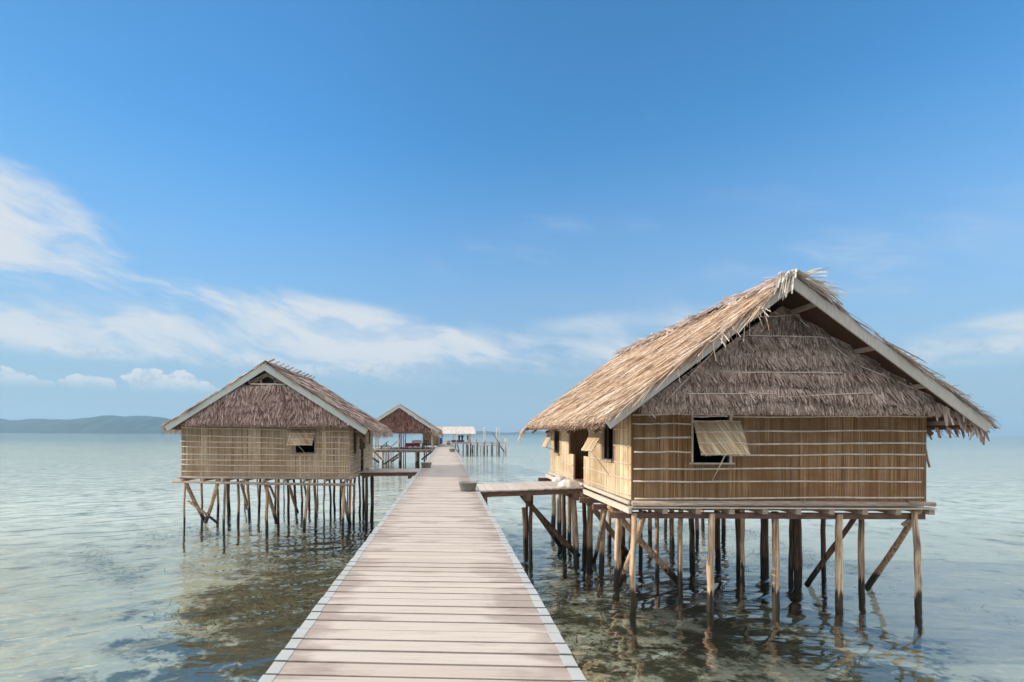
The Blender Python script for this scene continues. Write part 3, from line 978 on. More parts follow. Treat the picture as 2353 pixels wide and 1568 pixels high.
MB().bar(at(2074, 1208, 11.42), at(2098, 1190, 11.30), 0.11, 0.09).build('cleat', M['timber'], hut)
# roof
RY0, RY1 = 10.25, 20.4
q = at(1826, 636, RY0); XA, ZA = q.x, q.z
q = at(1391, 969, RY0); XL, ZL = q.x, q.z
q = at(2281, 974, RY0); XR, ZR = q.x, q.z
roof = roof_shape(hut, XA, ZA - 0.06, XL, ZL - 0.06, XR - 0.05, ZR - 0.06, RY0 + 0.04, RY1, 0.05, M['under'])
for side, (xe, ze) in enumerate(((XL, ZL), (XR, ZR))):
    O = (XA, RY0 - 0.02, ZA); A = (0, RY1 - RY0 + 0.05, 0); B = (xe - XA, 0, ze - ZA)
    N = np.array([-(ZA - ze) if xe < XA else (ZA - ze), 0, abs(xe - XA)]); N = N / np.linalg.norm(N)
    mb = MB()
    if side == 0:
        thatch_slope(mb, O, A, B, N, 24, 2400, 0.72, 0.017, 0.07, 0.2, 1.0, 0.955)
        thatch_slope(mb, O, A, B, N, 16, 160, 1.1, 0.03, 0.04, 0.3, 1.0, 0.95)
        fringe(mb, (xe + 0.2, RY0 + 0.1, ze + 0.13), (xe + 0.2, RY1, ze + 0.13), (-0.8, 0, -0.5), 4200, 0.2, 0.017, 0.35)
        # strips that curl over the barge board
        fringe(mb, (XA - 0.2, RY0 + 0.12, ZA - 0.10), (xe + 0.8, RY0 + 0.12, ze + 0.66), (-0.7, -0.32, -0.25), 330, 0.30, 0.018, 0.4)
        fringe(mb, (XA - 0.9, RY0 + 0.12, ZA - 0.66), (xe + 1.4, RY0 + 0.12, ze + 1.1), (-0.25, -0.5, -0.1), 36, 0.36, 0.02, 0.8)
        fringe(mb, (XA - 0.5, RY0 + 0.12, ZA - 0.33), (XA - 1.5, RY0 + 0.12, ZA - 1.1), (-0.1, -0.45, -0.05), 34, 0.4, 0.02, 0.9)
        # far corner droops in a long tuft
        fringe(mb, (xe - 0.05, RY1 - 0.5, ze + 0.02), (xe + 0.1, RY1 + 0.15, ze + 0.06), (-0.75, 0.2, -0.3), 130, 0.34, 0.018, 0.9)
        mb.build('thatch', M['thatch'], roof)
    else:
        thatch_slope(mb, O, A, B, N, 18, 600, 0.6, 0.026, 0.055, 0.14)
        fringe(mb, (xe - 0.05, RY0 + 0.05, ze + 0.03), (xe - 0.05, RY1, ze + 0.03), (0.8, -0.05, -0.25), 900, 0.3, 0.026, 0.2)
        fringe(mb, (XA + 1.9, RY0 + 0.1, ZA - 1.38), (xe - 0.1, RY0 + 0.1, ze + 0.13), (0.85, -0.12, -0.2), 420, 0.26, 0.02, 0.15)
        # broad leaf ends hanging below the eave
        fringe(mb, (xe - 0.9, RY0 + 0.3, ze + 0.45), (xe - 0.1, RY0 + 0.08, ze - 0.02), (0.25, 0.0, -1.0), 70, 0.26, 0.07, 0.05)
        fringe(mb, (xe - 0.1, RY0 + 0.2, ze + 0.0), (xe - 0.1, RY1, ze + 0.0), (0.35, 0.0, -1.0), 260, 0.22, 0.07, 0.05)
        mb.build('thatch', M['thatch_shade_tone'], roof)
gable_fascia(hut, XL, ZL, XA, ZA, RY0, 0.175, M['fascia'])
gable_fascia(hut, XR, ZR, XA, ZA, RY0 - 0.002, 0.195, M['fascia'])
# purlins and lookouts under the overhang
for k in (0.12, 0.42, 0.68, 0.93):
    for (xe, ze) in ((XL, ZL), (XR, ZR)):
        x_, z_ = XA + (xe - XA) * k, ZA + (ze - ZA) * k - 0.17
        MB().bar((x_, RY0 + 0.037, z_), (x_, RY1 - 0.1, z_), 0.06, 0.09).build('purlin', M['timber'], roof)
for yy in (11.4, 14.0, 17.0, 19.7):
    for (xe, ze) in ((XL, ZL), (XR, ZR)):
        MB().bar((XA, yy, ZA - 0.29), (xe * 0.97 + XA * 0.03, yy, ze - 0.29 + (ZA - ze) * 0.03), 0.05, 0.07).build('rafter', M['beam'], roof)
# ridge capping: leaf bundles folded over the ridge, pale new sheets only at the near end
def ridge_sheets(mb, i0, i1, za):
    for i in range(i0, i1):
        yy = RY0 - 0.12 + i * 0.31
        a = random.uniform(0.12, 0.36); b = random.uniform(0.12, 0.36)
        ln = random.uniform(0.25, 0.42); up = random.uniform(0.0, 0.08)
        sk_ = random.uniform(-0.25, 0.25)
        pts = [(-a, -a * 0.75 + 0.08), (-a * 0.45, -a * 0.30 + 0.08), (0, up + 0.05), (b * 0.45, -b * 0.30 + 0.08), (b, -b * 0.75 + 0.08)]
        vs = []
        for q in (0, 1):
            for (px_, pz_) in pts:
                vs.append((XA + px_, yy + q * ln + sk_ * px_, za + pz_ + random.uniform(-0.03, 0.03) + 0.02 * (1 - q)))
        mb.add(vs, [(j, j + 1, j + 6, j + 5) for j in range(4)])


mb = MB()
ridge_sheets(mb, 0, 2, ZA)
fringe(mb, (XA - 0.2, RY0 + 0.1, ZA + 0.04), (XA + 0.1, RY0 + 0.1, ZA + 0.13), (-0.5, -0.5, 0.0), 60, 0.4, 0.045, 0.8)
fringe(mb, (XA + 0.05, RY0 + 0.1, ZA + 0.05), (XA + 0.5, RY0 + 0.1, ZA - 0.28), (0.6, -0.35, 0.05), 90, 0.42, 0.05, 0.6)
mb.build('ridge_tuft', M['palm'], roof)
mb = MB()
ridge_sheets(mb, 1, 33, ZA)
for i in range(46):
    yy = random.uniform(RY0 + 0.2, RY1 - 0.2)
    x_ = random.uniform(-0.35, 0.1)
    zz = ZA - abs(x_) * 0.75 + 0.10
    mb.bar((XA + x_, yy, zz), (XA + x_ - random.uniform(-0.1, 0.3), yy + random.uniform(-0.25, 0.35), zz + random.uniform(-0.16, 0.12)), 0.03, random.uniform(0.02, 0.07))
fringe(mb, (XA - 0.1, RY0, ZA + 0.08), (XA - 0.1, RY1, ZA + 0.08), (-0.8, 0, -0.1), 700, 0.3, 0.022, 0.25)
fringe(mb, (XA + 0.1, RY0, ZA + 0.08), (XA + 0.1, RY1, ZA + 0.08), (0.8, 0, -0.3), 420, 0.26, 0.022, 0.25)
mb.build('ridge_cap', M['ridge'], roof)
# gable thatch, leaning back a little towards the top
GY, GYT = 10.58, 11.2
gb = at(1835, 941, GY).z
mb = MB()
gxl, gxr = at(1470, 937, GY).x, at(2197, 938, GY).x
gtop = at(1808, 700, GYT)
mb.prism([(gxl + 0.2, GY + 0.03, gb + 0.12), (gxr - 0.3, GY + 0.03, gb + 0.12), (gtop.x, GYT + 0.03, gtop.z - 0.05)], (0, 0.03, 0))
i0 = mb.n
gable_thatch(mb, GY, gtop.x, gtop.z, gb, gxl, gxr, 40, 150, 0.24, 0.022, True)
n = 900
base = np.stack([rng.uniform(gxl, gxr - 0.1, n), np.full(n, GY - 0.03), np.full(n, gb + 0.1) + rng.normal(0, 0.03, n)], 1)
d = unit(np.stack([rng.normal(0.1, 0.3, n), rng.uniform(-0.6, -0.05, n), -np.ones(n)], 1))
mb.strands(base, d, unit(np.stack([np.ones(n), rng.normal(0, 0.4, n), rng.normal(0, 0.3, n)], 1)), rng.uniform(0.08, 0.22, n), rng.uniform(0.014, 0.034, n), np.zeros((n, 3)))
# strips laid slanting along both rakes
for (e, s_) in (((gxl, gb), -1), ((gxr, gb), 1)):
    n = 620
    q = rng.uniform(0, 1, n)
    base = np.stack([gtop.x + (e[0] - gtop.x) * q, np.full(n, GY - 0.05), gtop.z + (e[1] - gtop.z) * q + 0.05], 1)
    d = unit(np.stack([0.45 + rng.normal(0, 0.10, n), np.full(n, -0.02), -np.ones(n)], 1)) if s_ > 0 else unit(np.stack([0.75 + rng.normal(0, 0.1, n), np.full(n, -0.02), -np.ones(n) * 0.75], 1))
    sd = unit(np.stack([np.ones(n), rng.normal(0, 0.4, n), np.full(n, 0.3)], 1))
    mb.strands(base, d, sd, rng.uniform(0.18, 0.38, n), rng.uniform(0.014, 0.026, n), np.zeros((n, 3)))
for i in range(i0, mb.n):
    x_, y_, z_ = mb.v[i]
    mb.v[i] = (x_, y_ + (GYT - GY) * max(0, (z_ - gb) / (gtop.z - gb)), z_)
gp = mb.build('gable_panel', M['gable'], hut)


def gy_of(v):
    return GY - 0.12 + (GYT - GY) * (938 - v) / 238


MB().prism([(HX0, HY1 + 0.02, 2.2), (HX1, HY1 + 0.02, 2.2), (XA, HY1 + 0.02, ZA - 0.3)], (0, 0.05, 0)).build('gable_panel', M['gable'], hut)
for (a, b) in (((1652, 855), (1936, 857)), ((1572, 905), (1790, 905)), ((1775, 913), (2013, 903)), ((1690, 731), (1880, 722)), ((1712, 770), (1905, 776)),
               ((1740, 705), (1530, 922)), ((1838, 735), (1965, 835)), ((1965, 835), (2150, 915))):
    batten(gp, (at(a[0], a[1], gy_of(a[1])), at(b[0], b[1], gy_of(b[1]))), 0.011)

# ================================================================== left hut
LY, LX0, LX1, LY1 = 20.3, -10.1, -3.7, 26.7
LZ = -0.12
hut2 = thing('stilt_hut', (-6.9, 23.5, LZ), 'smaller thatched hut on stilts with grey tan matting walls, left of the boardwalk', 'hut', 'thatched huts on stilts')
LT = 1.85
mb = MB()
wall_front(mb, LY, LX0, LX1, LZ, LT, [(-5.75, -5.03, 0.80, 1.70)])
fw = mb.build('wall', M['reed_grey'], hut2)


def c1(x_, y_):
    return ((580 + x_ * 0.421) / 1.632, (1330 + y_ * 0.421) / 1.632)


for (xa_, ya_, xb_, yb_) in [(245, 650, 1215, 672), (245, 716, 1180, 748), (225, 772, 1165, 790), (245, 820, 1245, 842), (235, 887, 1738, 900), (240, 937, 1735, 953), (240, 980, 1735, 1000), (245, 1040, 1735, 1056),
                             (1475, 680, 1735, 684), (1430, 735, 1735, 737), (1430, 783, 1735, 789), (1425, 838, 1735, 843)]:
    a = at(*c1(xa_, ya_), LY - 0.016); b = at(*c1(xb_, yb_), LY - 0.016)
    batten(fw, (a, b), 0.02)
shutter(hut2, (-5.93, LY - 0.03, 1.73), (-4.97, LY - 0.03, 1.73), (-4.97, LY - 0.62, 1.105), (-5.93, LY - 0.62, 1.105), M['reed_grey'], 4,
        ((-5.5, LY - 0.6, 1.09), (-5.4, LY - 0.03, 0.80)))
mb = MB()
for (x0, x1, z0, z1) in ((-5.79, -5.75, 0.76, 1.73), (-5.03, -4.99, 0.76, 1.73), (-5.75, -5.03, 0.765, 0.798)):
    mb.box(x0, x1, LY - 0.03, LY + 0.06, z0, z1)
mb.build('window_frame', M['timber'], hut2)
lh = [(21.2, 21.8, 0.74, 1.75), (22.6, 24.2, 0.85, 1.75), (22.95, 23.8, LZ, 0.85), (25.3, 25.75, 0.8, 1.7)]
mb = MB()
wall_side(mb, LX1 - 0.05, LY + 0.05, LY1, LZ, LT + 0.05, lh)
sw = mb.build('wall', M['reed_grey'], hut2)
for z in (0.0, 0.2, 0.42, 0.64, 0.86, 1.1, 1.35, 1.6):
    cuts = sorted([(h[0], h[1]) for h in lh if h[2] - 0.02 < z < h[3] + 0.02])
    yy = LY + 0.03
    for c in cuts + [(LY1, LY1)]:
        if c[0] - yy > 0.1:
            batten(sw, ((LX1 + 0.014, yy, z), (LX1 + 0.014, c[0] - 0.01, z)), 0.014)
        yy = max(yy, c[1])
mb = MB()
mb.box(-4.85, -4.8, 22.4, 24.4, LZ, LT + 0.3)
mb.box(-4.8, LX1 - 0.052, 22.53, 22.58, LZ, LT)
mb.box(-4.8, LX1 - 0.052, 24.22, 24.27, LZ, LT)
mb.build('wall', M['reed_grey'], hut2)
MB().box(LX0, LX0 + 0.05, LY + 0.051, LY1 - 0.051, LZ, LT + 0.05).build('wall', M['reed_grey'], hut2)
MB().box(LX0, LX1 - 0.06, LY1 - 0.05, LY1, LZ, LT + 0.05).build('wall', M['reed_grey'], hut2)
MB().box(LX0 + 0.06, LX1 - 0.06, LY + 0.06, LY1 - 0.06, LZ - 0.03, LZ + 0.01).build('floor', M['beam'], hut2)
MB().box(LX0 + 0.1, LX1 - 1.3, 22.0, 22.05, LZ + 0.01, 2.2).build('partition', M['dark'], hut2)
shutter(hut2, (LX1 + 0.03, 22.2, 1.62), (LX1 + 0.03, 21.2, 1.62), (-2.97, 21.2, 0.80), (-2.97, 22.2, 0.80), M['reed_grey'], 3,
        ((-3.0, 21.6, 0.80), (LX1 + 0.01, 21.6, 0.35)))
MB().tube([(LX0 - 0.15, LY - 0.03, LZ - 0.035), (-6.9, LY - 0.04, LZ - 0.04), (LX1 + 0.02, LY - 0.03, LZ - 0.05)], [0.05, 0.055, 0.05], 10).build('base_log', M['timber'], hut2, True)
MB().tube([(LX0 - 0.3, LY - 0.07, LZ - 0.20), (-6.9, LY - 0.06, LZ - 0.26), (LX1 + 0.25, LY - 0.07, LZ - 0.29)], [0.05, 0.055, 0.05], 10).build('base_log', M['timber'], hut2, True)
MB().tube([(LX1 + 0.04, LY - 0.1, LZ - 0.06), (LX1 + 0.05, LY1 + 0.1, LZ - 0.04)], 0.06, 10).build('base_log', M['timber'], hut2, True)
MB().tube([(LX0 + 0.02, LY - 0.1, LZ - 0.06), (LX0 + 0.02, LY1 + 0.1, LZ - 0.04)], 0.05, 10).build('base_log', M['timber'], hut2, True)
for i in range(9):
    x_ = LX0 + 0.1 + i * 0.77
    MB().tube([(x_, LY - 0.14, LZ - 0.14), (x_ + 0.05, LY1, LZ - 0.14)], 0.055, 8).build('joist', M['timber'], hut2, True)
for (xt, xb, yb_, d, m_) in [
    (275, 268, 1555, 20, P), (418, 418, 1478, 24, P), (550, 557, 1430, 25, P), (630, 622, 1562, 24, P), (660, 668, 1398, 34, PD), (742, 738, 1500, 27, P),
    (830, 852, 1430, 28, PP), (945, 930, 1412, 24, PD), (1010, 1005, 1558, 30, P), (1108, 1108, 1480, 28, P), (1185, 1190, 1450, 26, PD), (1240, 1268, 1393, 25, PD),
    (1300, 1305, 1375, 22, P), (1380, 1382, 1340, 22, PD), (1425, 1428, 1500, 28, P), (1520, 1517, 1500, 18, P), (1558, 1565, 1400, 21, PD), (1605, 1612, 1388, 23, PD),
    (1665, 1662, 1360, 22, PD), (1690, 1685, 1556, 26, PP), (1748, 1742, 1490, 26, P), (1785, 1780, 1480, 25, P), (1822, 1822, 1420, 22, PD), (1858, 1858, 1400, 24, PD),
    (1892, 1892, 1395, 10, PD), (1155, 1155, 1340, 14, P), (1080, 1078, 1350, 20, P), (915, 920, 1402, 14, P), (1450, 1450, 1330, 14, P), (800, 815, 1340, 16, P), (1710, 1712, 1330, 12, PD)]:
    a = c1(xt, yb_); b = c1(xb, yb_)
    post_from_view(hut2, a[0], b[0], b[1], d * 0.421 / 1.632, LZ - 0.2, m_, 0.05)


def lbr(x0, y0, Y0, x1, y1, Y1, r, m_=P):
    brace(hut2, at(*c1(x0, y0), Y0), at(*c1(x1, y1), Y1), r, m_)


lbr(280, 1140, 20.3, 440, 1470, 21.8, 0.075)
lbr(575, 1110, 20.4, 460, 1475, 21.7, 0.075, PP)
lbr(305, 1310, 21.0, 545, 1490, 21.5, 0.05, PP)
lbr(765, 1140, 22.5, 825, 1365, 24.0, 0.06)
lbr(985, 1150, 20.5, 1085, 1480, 21.7, 0.07)
lbr(1030, 1180, 23.0, 1062, 1256, 23.3, 0.05)
lbr(1200, 1170, 22.0, 1270, 1395, 23.5, 0.06)
lbr(1383, 1130, 20.3, 1332, 1560, 20.4, 0.06, PP)
lbr(1325, 1145, 23.0, 1352, 1275, 24.0, 0.05)
lbr(1665, 1150, 20.4, 1735, 1485, 21.5, 0.07)
# roof of the left hut
Y0, Y1 = 19.7, 27.0
XA2, ZA2 = -6.73, 4.12
EL, ER = (-10.45, 1.77), (-2.9, 1.69)
roof2 = roof_shape(hut2, XA2, ZA2 - 0.06, EL[0], EL[1] - 0.06, ER[0], ER[1] - 0.06, Y0 + 0.04, Y1, 0.05, M['under'])
for side, (xe, ze) in enumerate((EL, ER)):
    O = (XA2, Y0 - 0.01, ZA2); A = (0, Y1 - Y0, 0); B = (xe - XA2, 0, ze - ZA2)
    N = np.array([-(ZA2 - ze) if xe < XA2 else (ZA2 - ze), 0, abs(xe - XA2)]); N = N / np.linalg.norm(N)
    mb = MB()
    sg = -1 if side == 0 else 1
    thatch_slope(mb, O, A, B, N, 18, 900 if side else 500, 0.6, 0.034, 0.07, 0.14)
    fringe(mb, (xe - sg * 0.04, Y0 + 0.1, ze + 0.03), (xe - sg * 0.04, Y1, ze + 0.03), (sg * 0.75, 0, -0.5), 1500 if side else 700, 0.26, 0.03, 0.45)
    mb.build('thatch', M['thatch_shade_tone'] if side else M['thatch'], roof2)
mb = MB()
for i in range(24):
    yy = Y0 + 0.05 + i * 0.30
    a = random.uniform(0.25, 0.4); ln = random.uniform(0.28, 0.4)
    vs = []
    for q in (0, 1):
        for (px_, pz_) in ((-a, -a * 0.62 + 0.08), (0, 0.09 + random.uniform(0, 0.03)), (a, -a * 0.62 + 0.08)):
            vs.append((XA2 + px_, yy + q * ln, ZA2 + pz_ + 0.02 * (1 - q)))
    mb.add(vs, [(0, 1, 4, 3), (1, 2, 5, 4)])
for i in range(11):     # short pegs that hold the ridge
    yy = Y0 + 0.35 + i * 0.62
    mb.bar((XA2 - 0.22, yy, ZA2 - 0.02), (XA2 + 0.24, yy + 0.02, ZA2 + 0.20), 0.05, 0.05)
mb.build('ridge_cap', M['gable'], roof2)
gable_fascia(hut2, EL[0], EL[1], XA2, ZA2, Y0, 0.21, M['fascia_pale'])
gable_fascia(hut2, ER[0], ER[1], XA2, ZA2, Y0 - 0.002, 0.235, M['fascia_pale'])
for k in (0.25, 0.55, 0.85):
    for (xe, ze) in (EL, ER):
        x_, z_ = XA2 + (xe - XA2) * k, ZA2 + (ze - ZA2) * k - 0.17
        MB().bar((x_, Y0 + 0.037, z_), (x_, Y1 - 0.1, z_), 0.06, 0.08).build('purlin', M['timber'], roof2)
# open truss at the apex of the gable
GY2 = 19.93
for (a, b) in (((880, 250), (1010, 185)), ((1010, 185), (1140, 262)), ((860, 262), (1170, 266)), ((948, 205), (948, 262)), ((1072, 205), (1072, 262)), ((842, 228), (842, 262)), ((860, 245), (1010, 165)), ((1010, 165), (1120, 230))):
    p0, p1 = at(*c1(*a), GY2 + 0.15), at(*c1(*b), GY2 + 0.15)
    MB().bar(p0, p1, 0.07, 0.07).build('truss', M['timber'], roof2)
mb = MB()
gz0 = at(*c1(1000, 615), GY2).z
gza2 = at(*c1(985, 120), GY2).z
gxl2, gxr2 = at(*c1(235, 600), GY2).x, at(*c1(1725, 620), GY2).x
cut = at(*c1(985, 268), GY2).z
kk = (cut - gz0) / (gza2 - gz0)
xa_l, xa_r = gxl2 + (XA2 - gxl2) * kk, gxr2 + (XA2 - gxr2) * kk
mb.prism([(gxl2 + 0.25, GY2 + 0.03, gz0 + 0.12), (gxr2 - 0.25, GY2 + 0.03, gz0 + 0.12), (xa_r, GY2 + 0.03, cut - 0.03), (xa_l, GY2 + 0.03, cut - 0.03)], (0, 0.03, 0))
gable_thatch(mb, GY2, XA2, gza2, gz0, gxl2, gxr2, 24, 80, 0.34, 0.04, False, 1 - kk + 0.04)
gp2 = mb.build('gable_panel', M['gable_left'], hut2)
batten(gp2, (at(*c1(850, 262), GY2 - 0.07), at(*c1(1165, 268), GY2 - 0.07)), 0.03)
batten(hut2, (at(*c1(780, 610), GY2 - 0.02), at(*c1(1440, 626), GY2 - 0.02)), 0.025)

# ================================================================== pavilion beyond the left hut
PY = 61.0


def c2(x_, y_):
    return ((1390 + x_ * 0.14035) / 1.632, (1500 + y_ * 0.14035) / 1.632)


pav = thing('pavilion', (-6, 65, -0.3), 'open thatched pavilion with a dark gable and bare posts beyond the left hut', 'pavilion')
ap = at(*c2(765, 125), PY); er = at(*c2(1855, 832), PY)
hw = er.x - ap.x
elx = ap.x - hw
PYB = 73.0
pr = roof_shape(pav, ap.x, ap.z - 0.1, elx, er.z - 0.1, er.x, er.z - 0.1, PY + 0.05, PYB, 0.08, M['under'])
for side, xe in enumerate((elx, er.x)):
    sg = -1 if side == 0 else 1
    O = (ap.x, PY, ap.z); A = (0, PYB - PY, 0); B = (xe - ap.x, 0, er.z - ap.z)
    N = np.array([sg * (ap.z - er.z), 0, hw]); N = N / np.linalg.norm(N)
    mb = MB()
    thatch_slope(mb, O, A, B, N, 14, 420, 0.9, 0.08, 0.05, 0.12)
    fringe(mb, (xe - sg * 0.1, PY, er.z), (xe - sg * 0.1, PYB, er.z), (sg * 0.5, 0, -0.7), 700, 0.5, 0.07, 0.4)
    fringe(mb, (xe - sg * 0.9, PY + 0.1, er.z + 0.35), (xe - sg * 0.1, PY + 0.1, er.z - 0.05), (0, -0.2, -1), 160, 0.5, 0.07, 0.2)
    mb.build('thatch', M['thatch_shade_tone' if side else 'thatch'], pr)
    gable_fascia(pav, xe, er.z + 0.06, ap.x, ap.z + 0.02, PY - 0.06 - 0.003 * side, 0.34, M['fascia'])
gz = at(*c2(900, 850), PY).z
mb = MB()
mb.prism([(elx + 0.8, PY + 0.4, gz + 0.2), (er.x - 0.8, PY + 0.4, gz + 0.2), (ap.x, PY + 0.4, ap.z - 0.5)], (0, 0.05, 0))
gable_thatch(mb, PY + 0.38, ap.x, ap.z - 0.25, gz - 0.1, elx + 0.5, er.x - 0.6, 16, 34, 0.8, 0.085, False)
mb.build('gable_panel', M['gable_dark'], pav)
FZ = at(*c2(900, 1328), PY + 1).z
fx0, fx1 = at(*c2(60, 1320), PY + 1).x, at(*c2(1690, 1320), PY + 1).x
mb = MB()
nb = 40
for i in range(nb):
    yy = PY + 0.8 + i * 0.33
    mb.box(fx0, fx1, yy, yy + 0.31, FZ - 0.07, FZ)
mb.build('planking', M['plank_far'], pav)
MB().box(fx0 + 0.05, fx1 - 0.05, PY + 0.85, PY + 1.0, FZ - 0.32, FZ - 0.075).build('bearer', M['beam'], pav)
for i in range(12):
    x_ = fx0 + 0.3 + i * (fx1 - fx0 - 0.6) / 11
    MB().box(x_, x_ + 0.12, PY + 0.7, PY + 13, FZ - 0.2, FZ - 0.072).build('joist', M['timber'], pav)
# roof posts
for (x_, yd, d) in [(755, 0.9, 32), (790, 3.5, 26), (832, 6.5, 26), (885, 8.5, 20), (925, 11, 26), (1645, 0.9, 36), (1685, 3.0, 26), (138, 4, 26), (205, 8, 26)]:
    Y = PY + yd
    q = at(*c2(x_, 1000), Y)
    post_mesh((q.x, Y, er.z + 0.6), (q.x, Y, FZ - 0.02), d / 2 * 0.14 / 1.632 / F * Y, 0.04, 6).build('pillar', M['pole_pale'] if x_ != 790 else P, pav, True)
# stilts
for (x_, yb_, d, m_) in [(765, 1720, 55, P), (805, 1710, 60, PD), (880, 1690, 24, PD), (935, 1680, 26, PD), (1210, 1735, 48, P), (1285, 1725, 60, PD), (1235, 1700, 40, PD), (320, 1690, 40, P), (345, 1700, 30, P), (385, 1680, 26, P),
                         (430, 1660, 30, PD), (480, 1650, 36, PD), (535, 1640, 16, P), (575, 1640, 20, P), (605, 1645, 14, P), (90, 1690, 26, PP), (140, 1690, 26, PP), (205, 1680, 24, P)]:
    Y = min(72.0, max(PY + 1.3, ydepth(*c2(x_, yb_))))
    q = at(*c2(x_, 1450), Y)
    post_mesh((q.x, Y, FZ - 0.1), (q.x, Y, BED - 0.4), d / 2 * 0.14 / 1.632 / F * Y, 0.04, 6).build('post', m_, pav, True)
for (a, b, Y) in (((1650, 1370), (1390, 1580), 62.5), ((720, 1470), (380, 1700), 63.5), ((720, 1540), (560, 1650), 66), ((-60, 1240), (270, 1568), 61.9), ((60, 1560), (200, 1660), 61.9)):
    brace(pav, at(*c2(*a), Y), at(*c2(*b), Y + 1), 0.11, PD if a[0] != -60 else P)

# matting cabin behind the pavilion
cab = thing('storage_cabin', (-1.9, 72, FZ), 'small woven matting cabin standing behind the pavilion beside the boardwalk', 'cabin')
cy = 74.0
q0, q1 = at(*c2(1392, 890), cy), at(*c2(1812, 1180), cy)
MB().box(q0.x, q1.x, cy, cy + 0.1, q1.z, q0.z + 0.3).build('wall', M['reed_grey'], cab)
MB().box(q1.x - 0.02, q1.x + 0.08, cy + 0.101, cy + 7, q1.z, q0.z + 0.3).build('wall', M['reed_grey'], cab)
MB().box(q0.x, q0.x + 0.1, cy + 0.101, cy + 7, q1.z, q0.z + 0.3).build('wall', M['reed_grey'], cab)
MB().box(q0.x + 0.1, q1.x - 0.02, cy + 6.9, cy + 7, q1.z, q0.z + 0.3).build('wall', M['reed_grey'], cab)
MB().box(q0.x - 0.1, q1.x + 0.12, cy - 0.03, cy + 0.13, q0.z - 0.16, q0.z - 0.04).build('rail', M['timber'], cab)
MB().box(q0.x - 0.1, q1.x + 0.1, cy - 0.1, cy + 7.1, q1.z - 0.22, q1.z - 0.003).build('floor', M['beam'], cab)
MB().prism([(q0.x - 0.5, cy - 0.4, q0.z + 0.32), (q1.x + 0.5, cy - 0.4, q0.z + 0.32), (q1.x + 0.5, cy + 7.4, q0.z + 0.9), (q0.x - 0.5, cy + 7.4, q0.z + 0.9)], (0, 0, 0.12)).build('roof', M['thatch_shade_tone'], cab)
for xx in (q0.x + 0.2, q1.x - 0.1):
    for yy in (cy + 0.2, cy + 6.6):
        post_mesh((xx, yy, q1.z - 0.2), (xx, yy, BED - 0.3), 0.09).build('post', PD, cab, True)


# furniture on the pavilion floor
def lounger(cx, cyy, rz, label):
    o = thing('sun_lounger', (cx, cyy, FZ), label, 'sun lounger', 'wooden loungers in the pavilion')
    o.rotation_euler = (0, 0, rz)
    mb = MB().box(-0.95, 0.45, -0.32, 0.32, 0.30, 0.36)
    me = mb.build('seat', M['brownwood'], None); me.parent = o
    b = MB().prism([(0.45, -0.32, 0.32), (1.08, -0.32, 0.86), (1.05, -0.32, 0.92), (0.42, -0.32, 0.38)], (0, 0.64, 0)).build('backrest', M['brownwood'], None); b.parent = o
    for sx_ in (-0.85, 0.35):
        for sy_ in (-0.27, 0.27):
            l = MB().box(sx_ - 0.04, sx_ + 0.04, sy_ - 0.04, sy_ + 0.04, 0, 0.3).build('leg', M['brownwood'], None); l.parent = o
    return o


lp = at(*c2(430, 1330), 63.5)
lounger(lp.x + 0.2, 63.2, 0.1, 'brown wooden sun lounger with raised back draped in a teal towel')
lounger(lp.x - 1.1, 65.0, 0.05, 'brown wooden lounger farther back at the left edge of the pavilion floor')
tw = MB()
tw.box(lp.x - 0.35, lp.x + 0.35, 62.86, 63.56, FZ + 0.365, FZ + 0.43)
tw.prism([(lp.x - 0.1, 62.9, FZ + 0.43), (lp.x + 0.15, 62.9, FZ + 0.43), (lp.x + 0.02, 62.95, FZ + 0.75)], (0, 0.25, 0))
tag(tw.build('towel', M['teal'], at_=(lp.x, 63.2, FZ + 0.365)), 'bunched teal towel lying on the wooden sun lounger', 'towel')
tp = at(*c2(1180, 1300), 64)
tb = thing('low_table', (tp.x, 64, FZ), 'low wooden table covered by a crimson cloth in the pavilion', 'table')
MB().box(tp.x - 1.0, tp.x + 1.0, 63.6, 64.5, FZ + 0.62, FZ + 0.68).build('tabletop', M['brownwood'], tb)
mb = MB()
for i in range(10):
    a = tp.x - 1.05 + i * 0.17; hgt = random.uniform(0.30, 0.6)
    mb.prism([(a, 63.5, FZ + 0.70), (a + 0.17, 63.5, FZ + 0.70), (a + 0.19 + random.uniform(-.05, .05), 63.42, FZ + 0.70 - hgt), (a - 0.02, 63.4, FZ + 0.70 - hgt)], (0, 0.03, 0))
mb.box(tp.x - 1.06, tp.x + 0.66, 63.5, 64.55, FZ + 0.683, FZ + 0.71)
mb.build('cloth', M['red'], tb)
for sx_ in (-0.9, 0.9):
    for sy_ in (63.68, 64.4):
        MB().box(tp.x + sx_ - 0.05, tp.x + sx_ + 0.05, sy_ - 0.05, sy_ + 0.05, FZ, FZ + 0.62).build('leg', M['brownwood'], tb)
bn = thing('bench', (tp.x + 0.1, 62.6, FZ), 'long low wooden bench in front of the crimson table', 'bench')
MB().box(tp.x - 0.95, tp.x + 1.25, 62.4, 62.8, FZ + 0.36, FZ + 0.42).build('seat', M['brownwood'], bn)
for sx_ in (-0.8, 1.1):
    MB().box(tp.x + sx_ - 0.06, tp.x + sx_ + 0.06, 62.43, 62.77, FZ, FZ + 0.36).build('leg', M['brownwood'], bn)
wb = MB().lathe([(0.0, 0.34), (0.35, 0.33), (0.62, 0.28), (0.68, 0.16), (0.62, 0.04), (0.0, 0.0)], (tp.x + 0.25, 64.15, FZ + 0.712), 20)
tag(wb.build('cushion', M['white'], None, True, (tp.x + 0.25, 64.15, FZ + 0.712)), 'round white cushion lying on top of the crimson table', 'cushion')
cp = at(*c2(1480, 1300), 66)
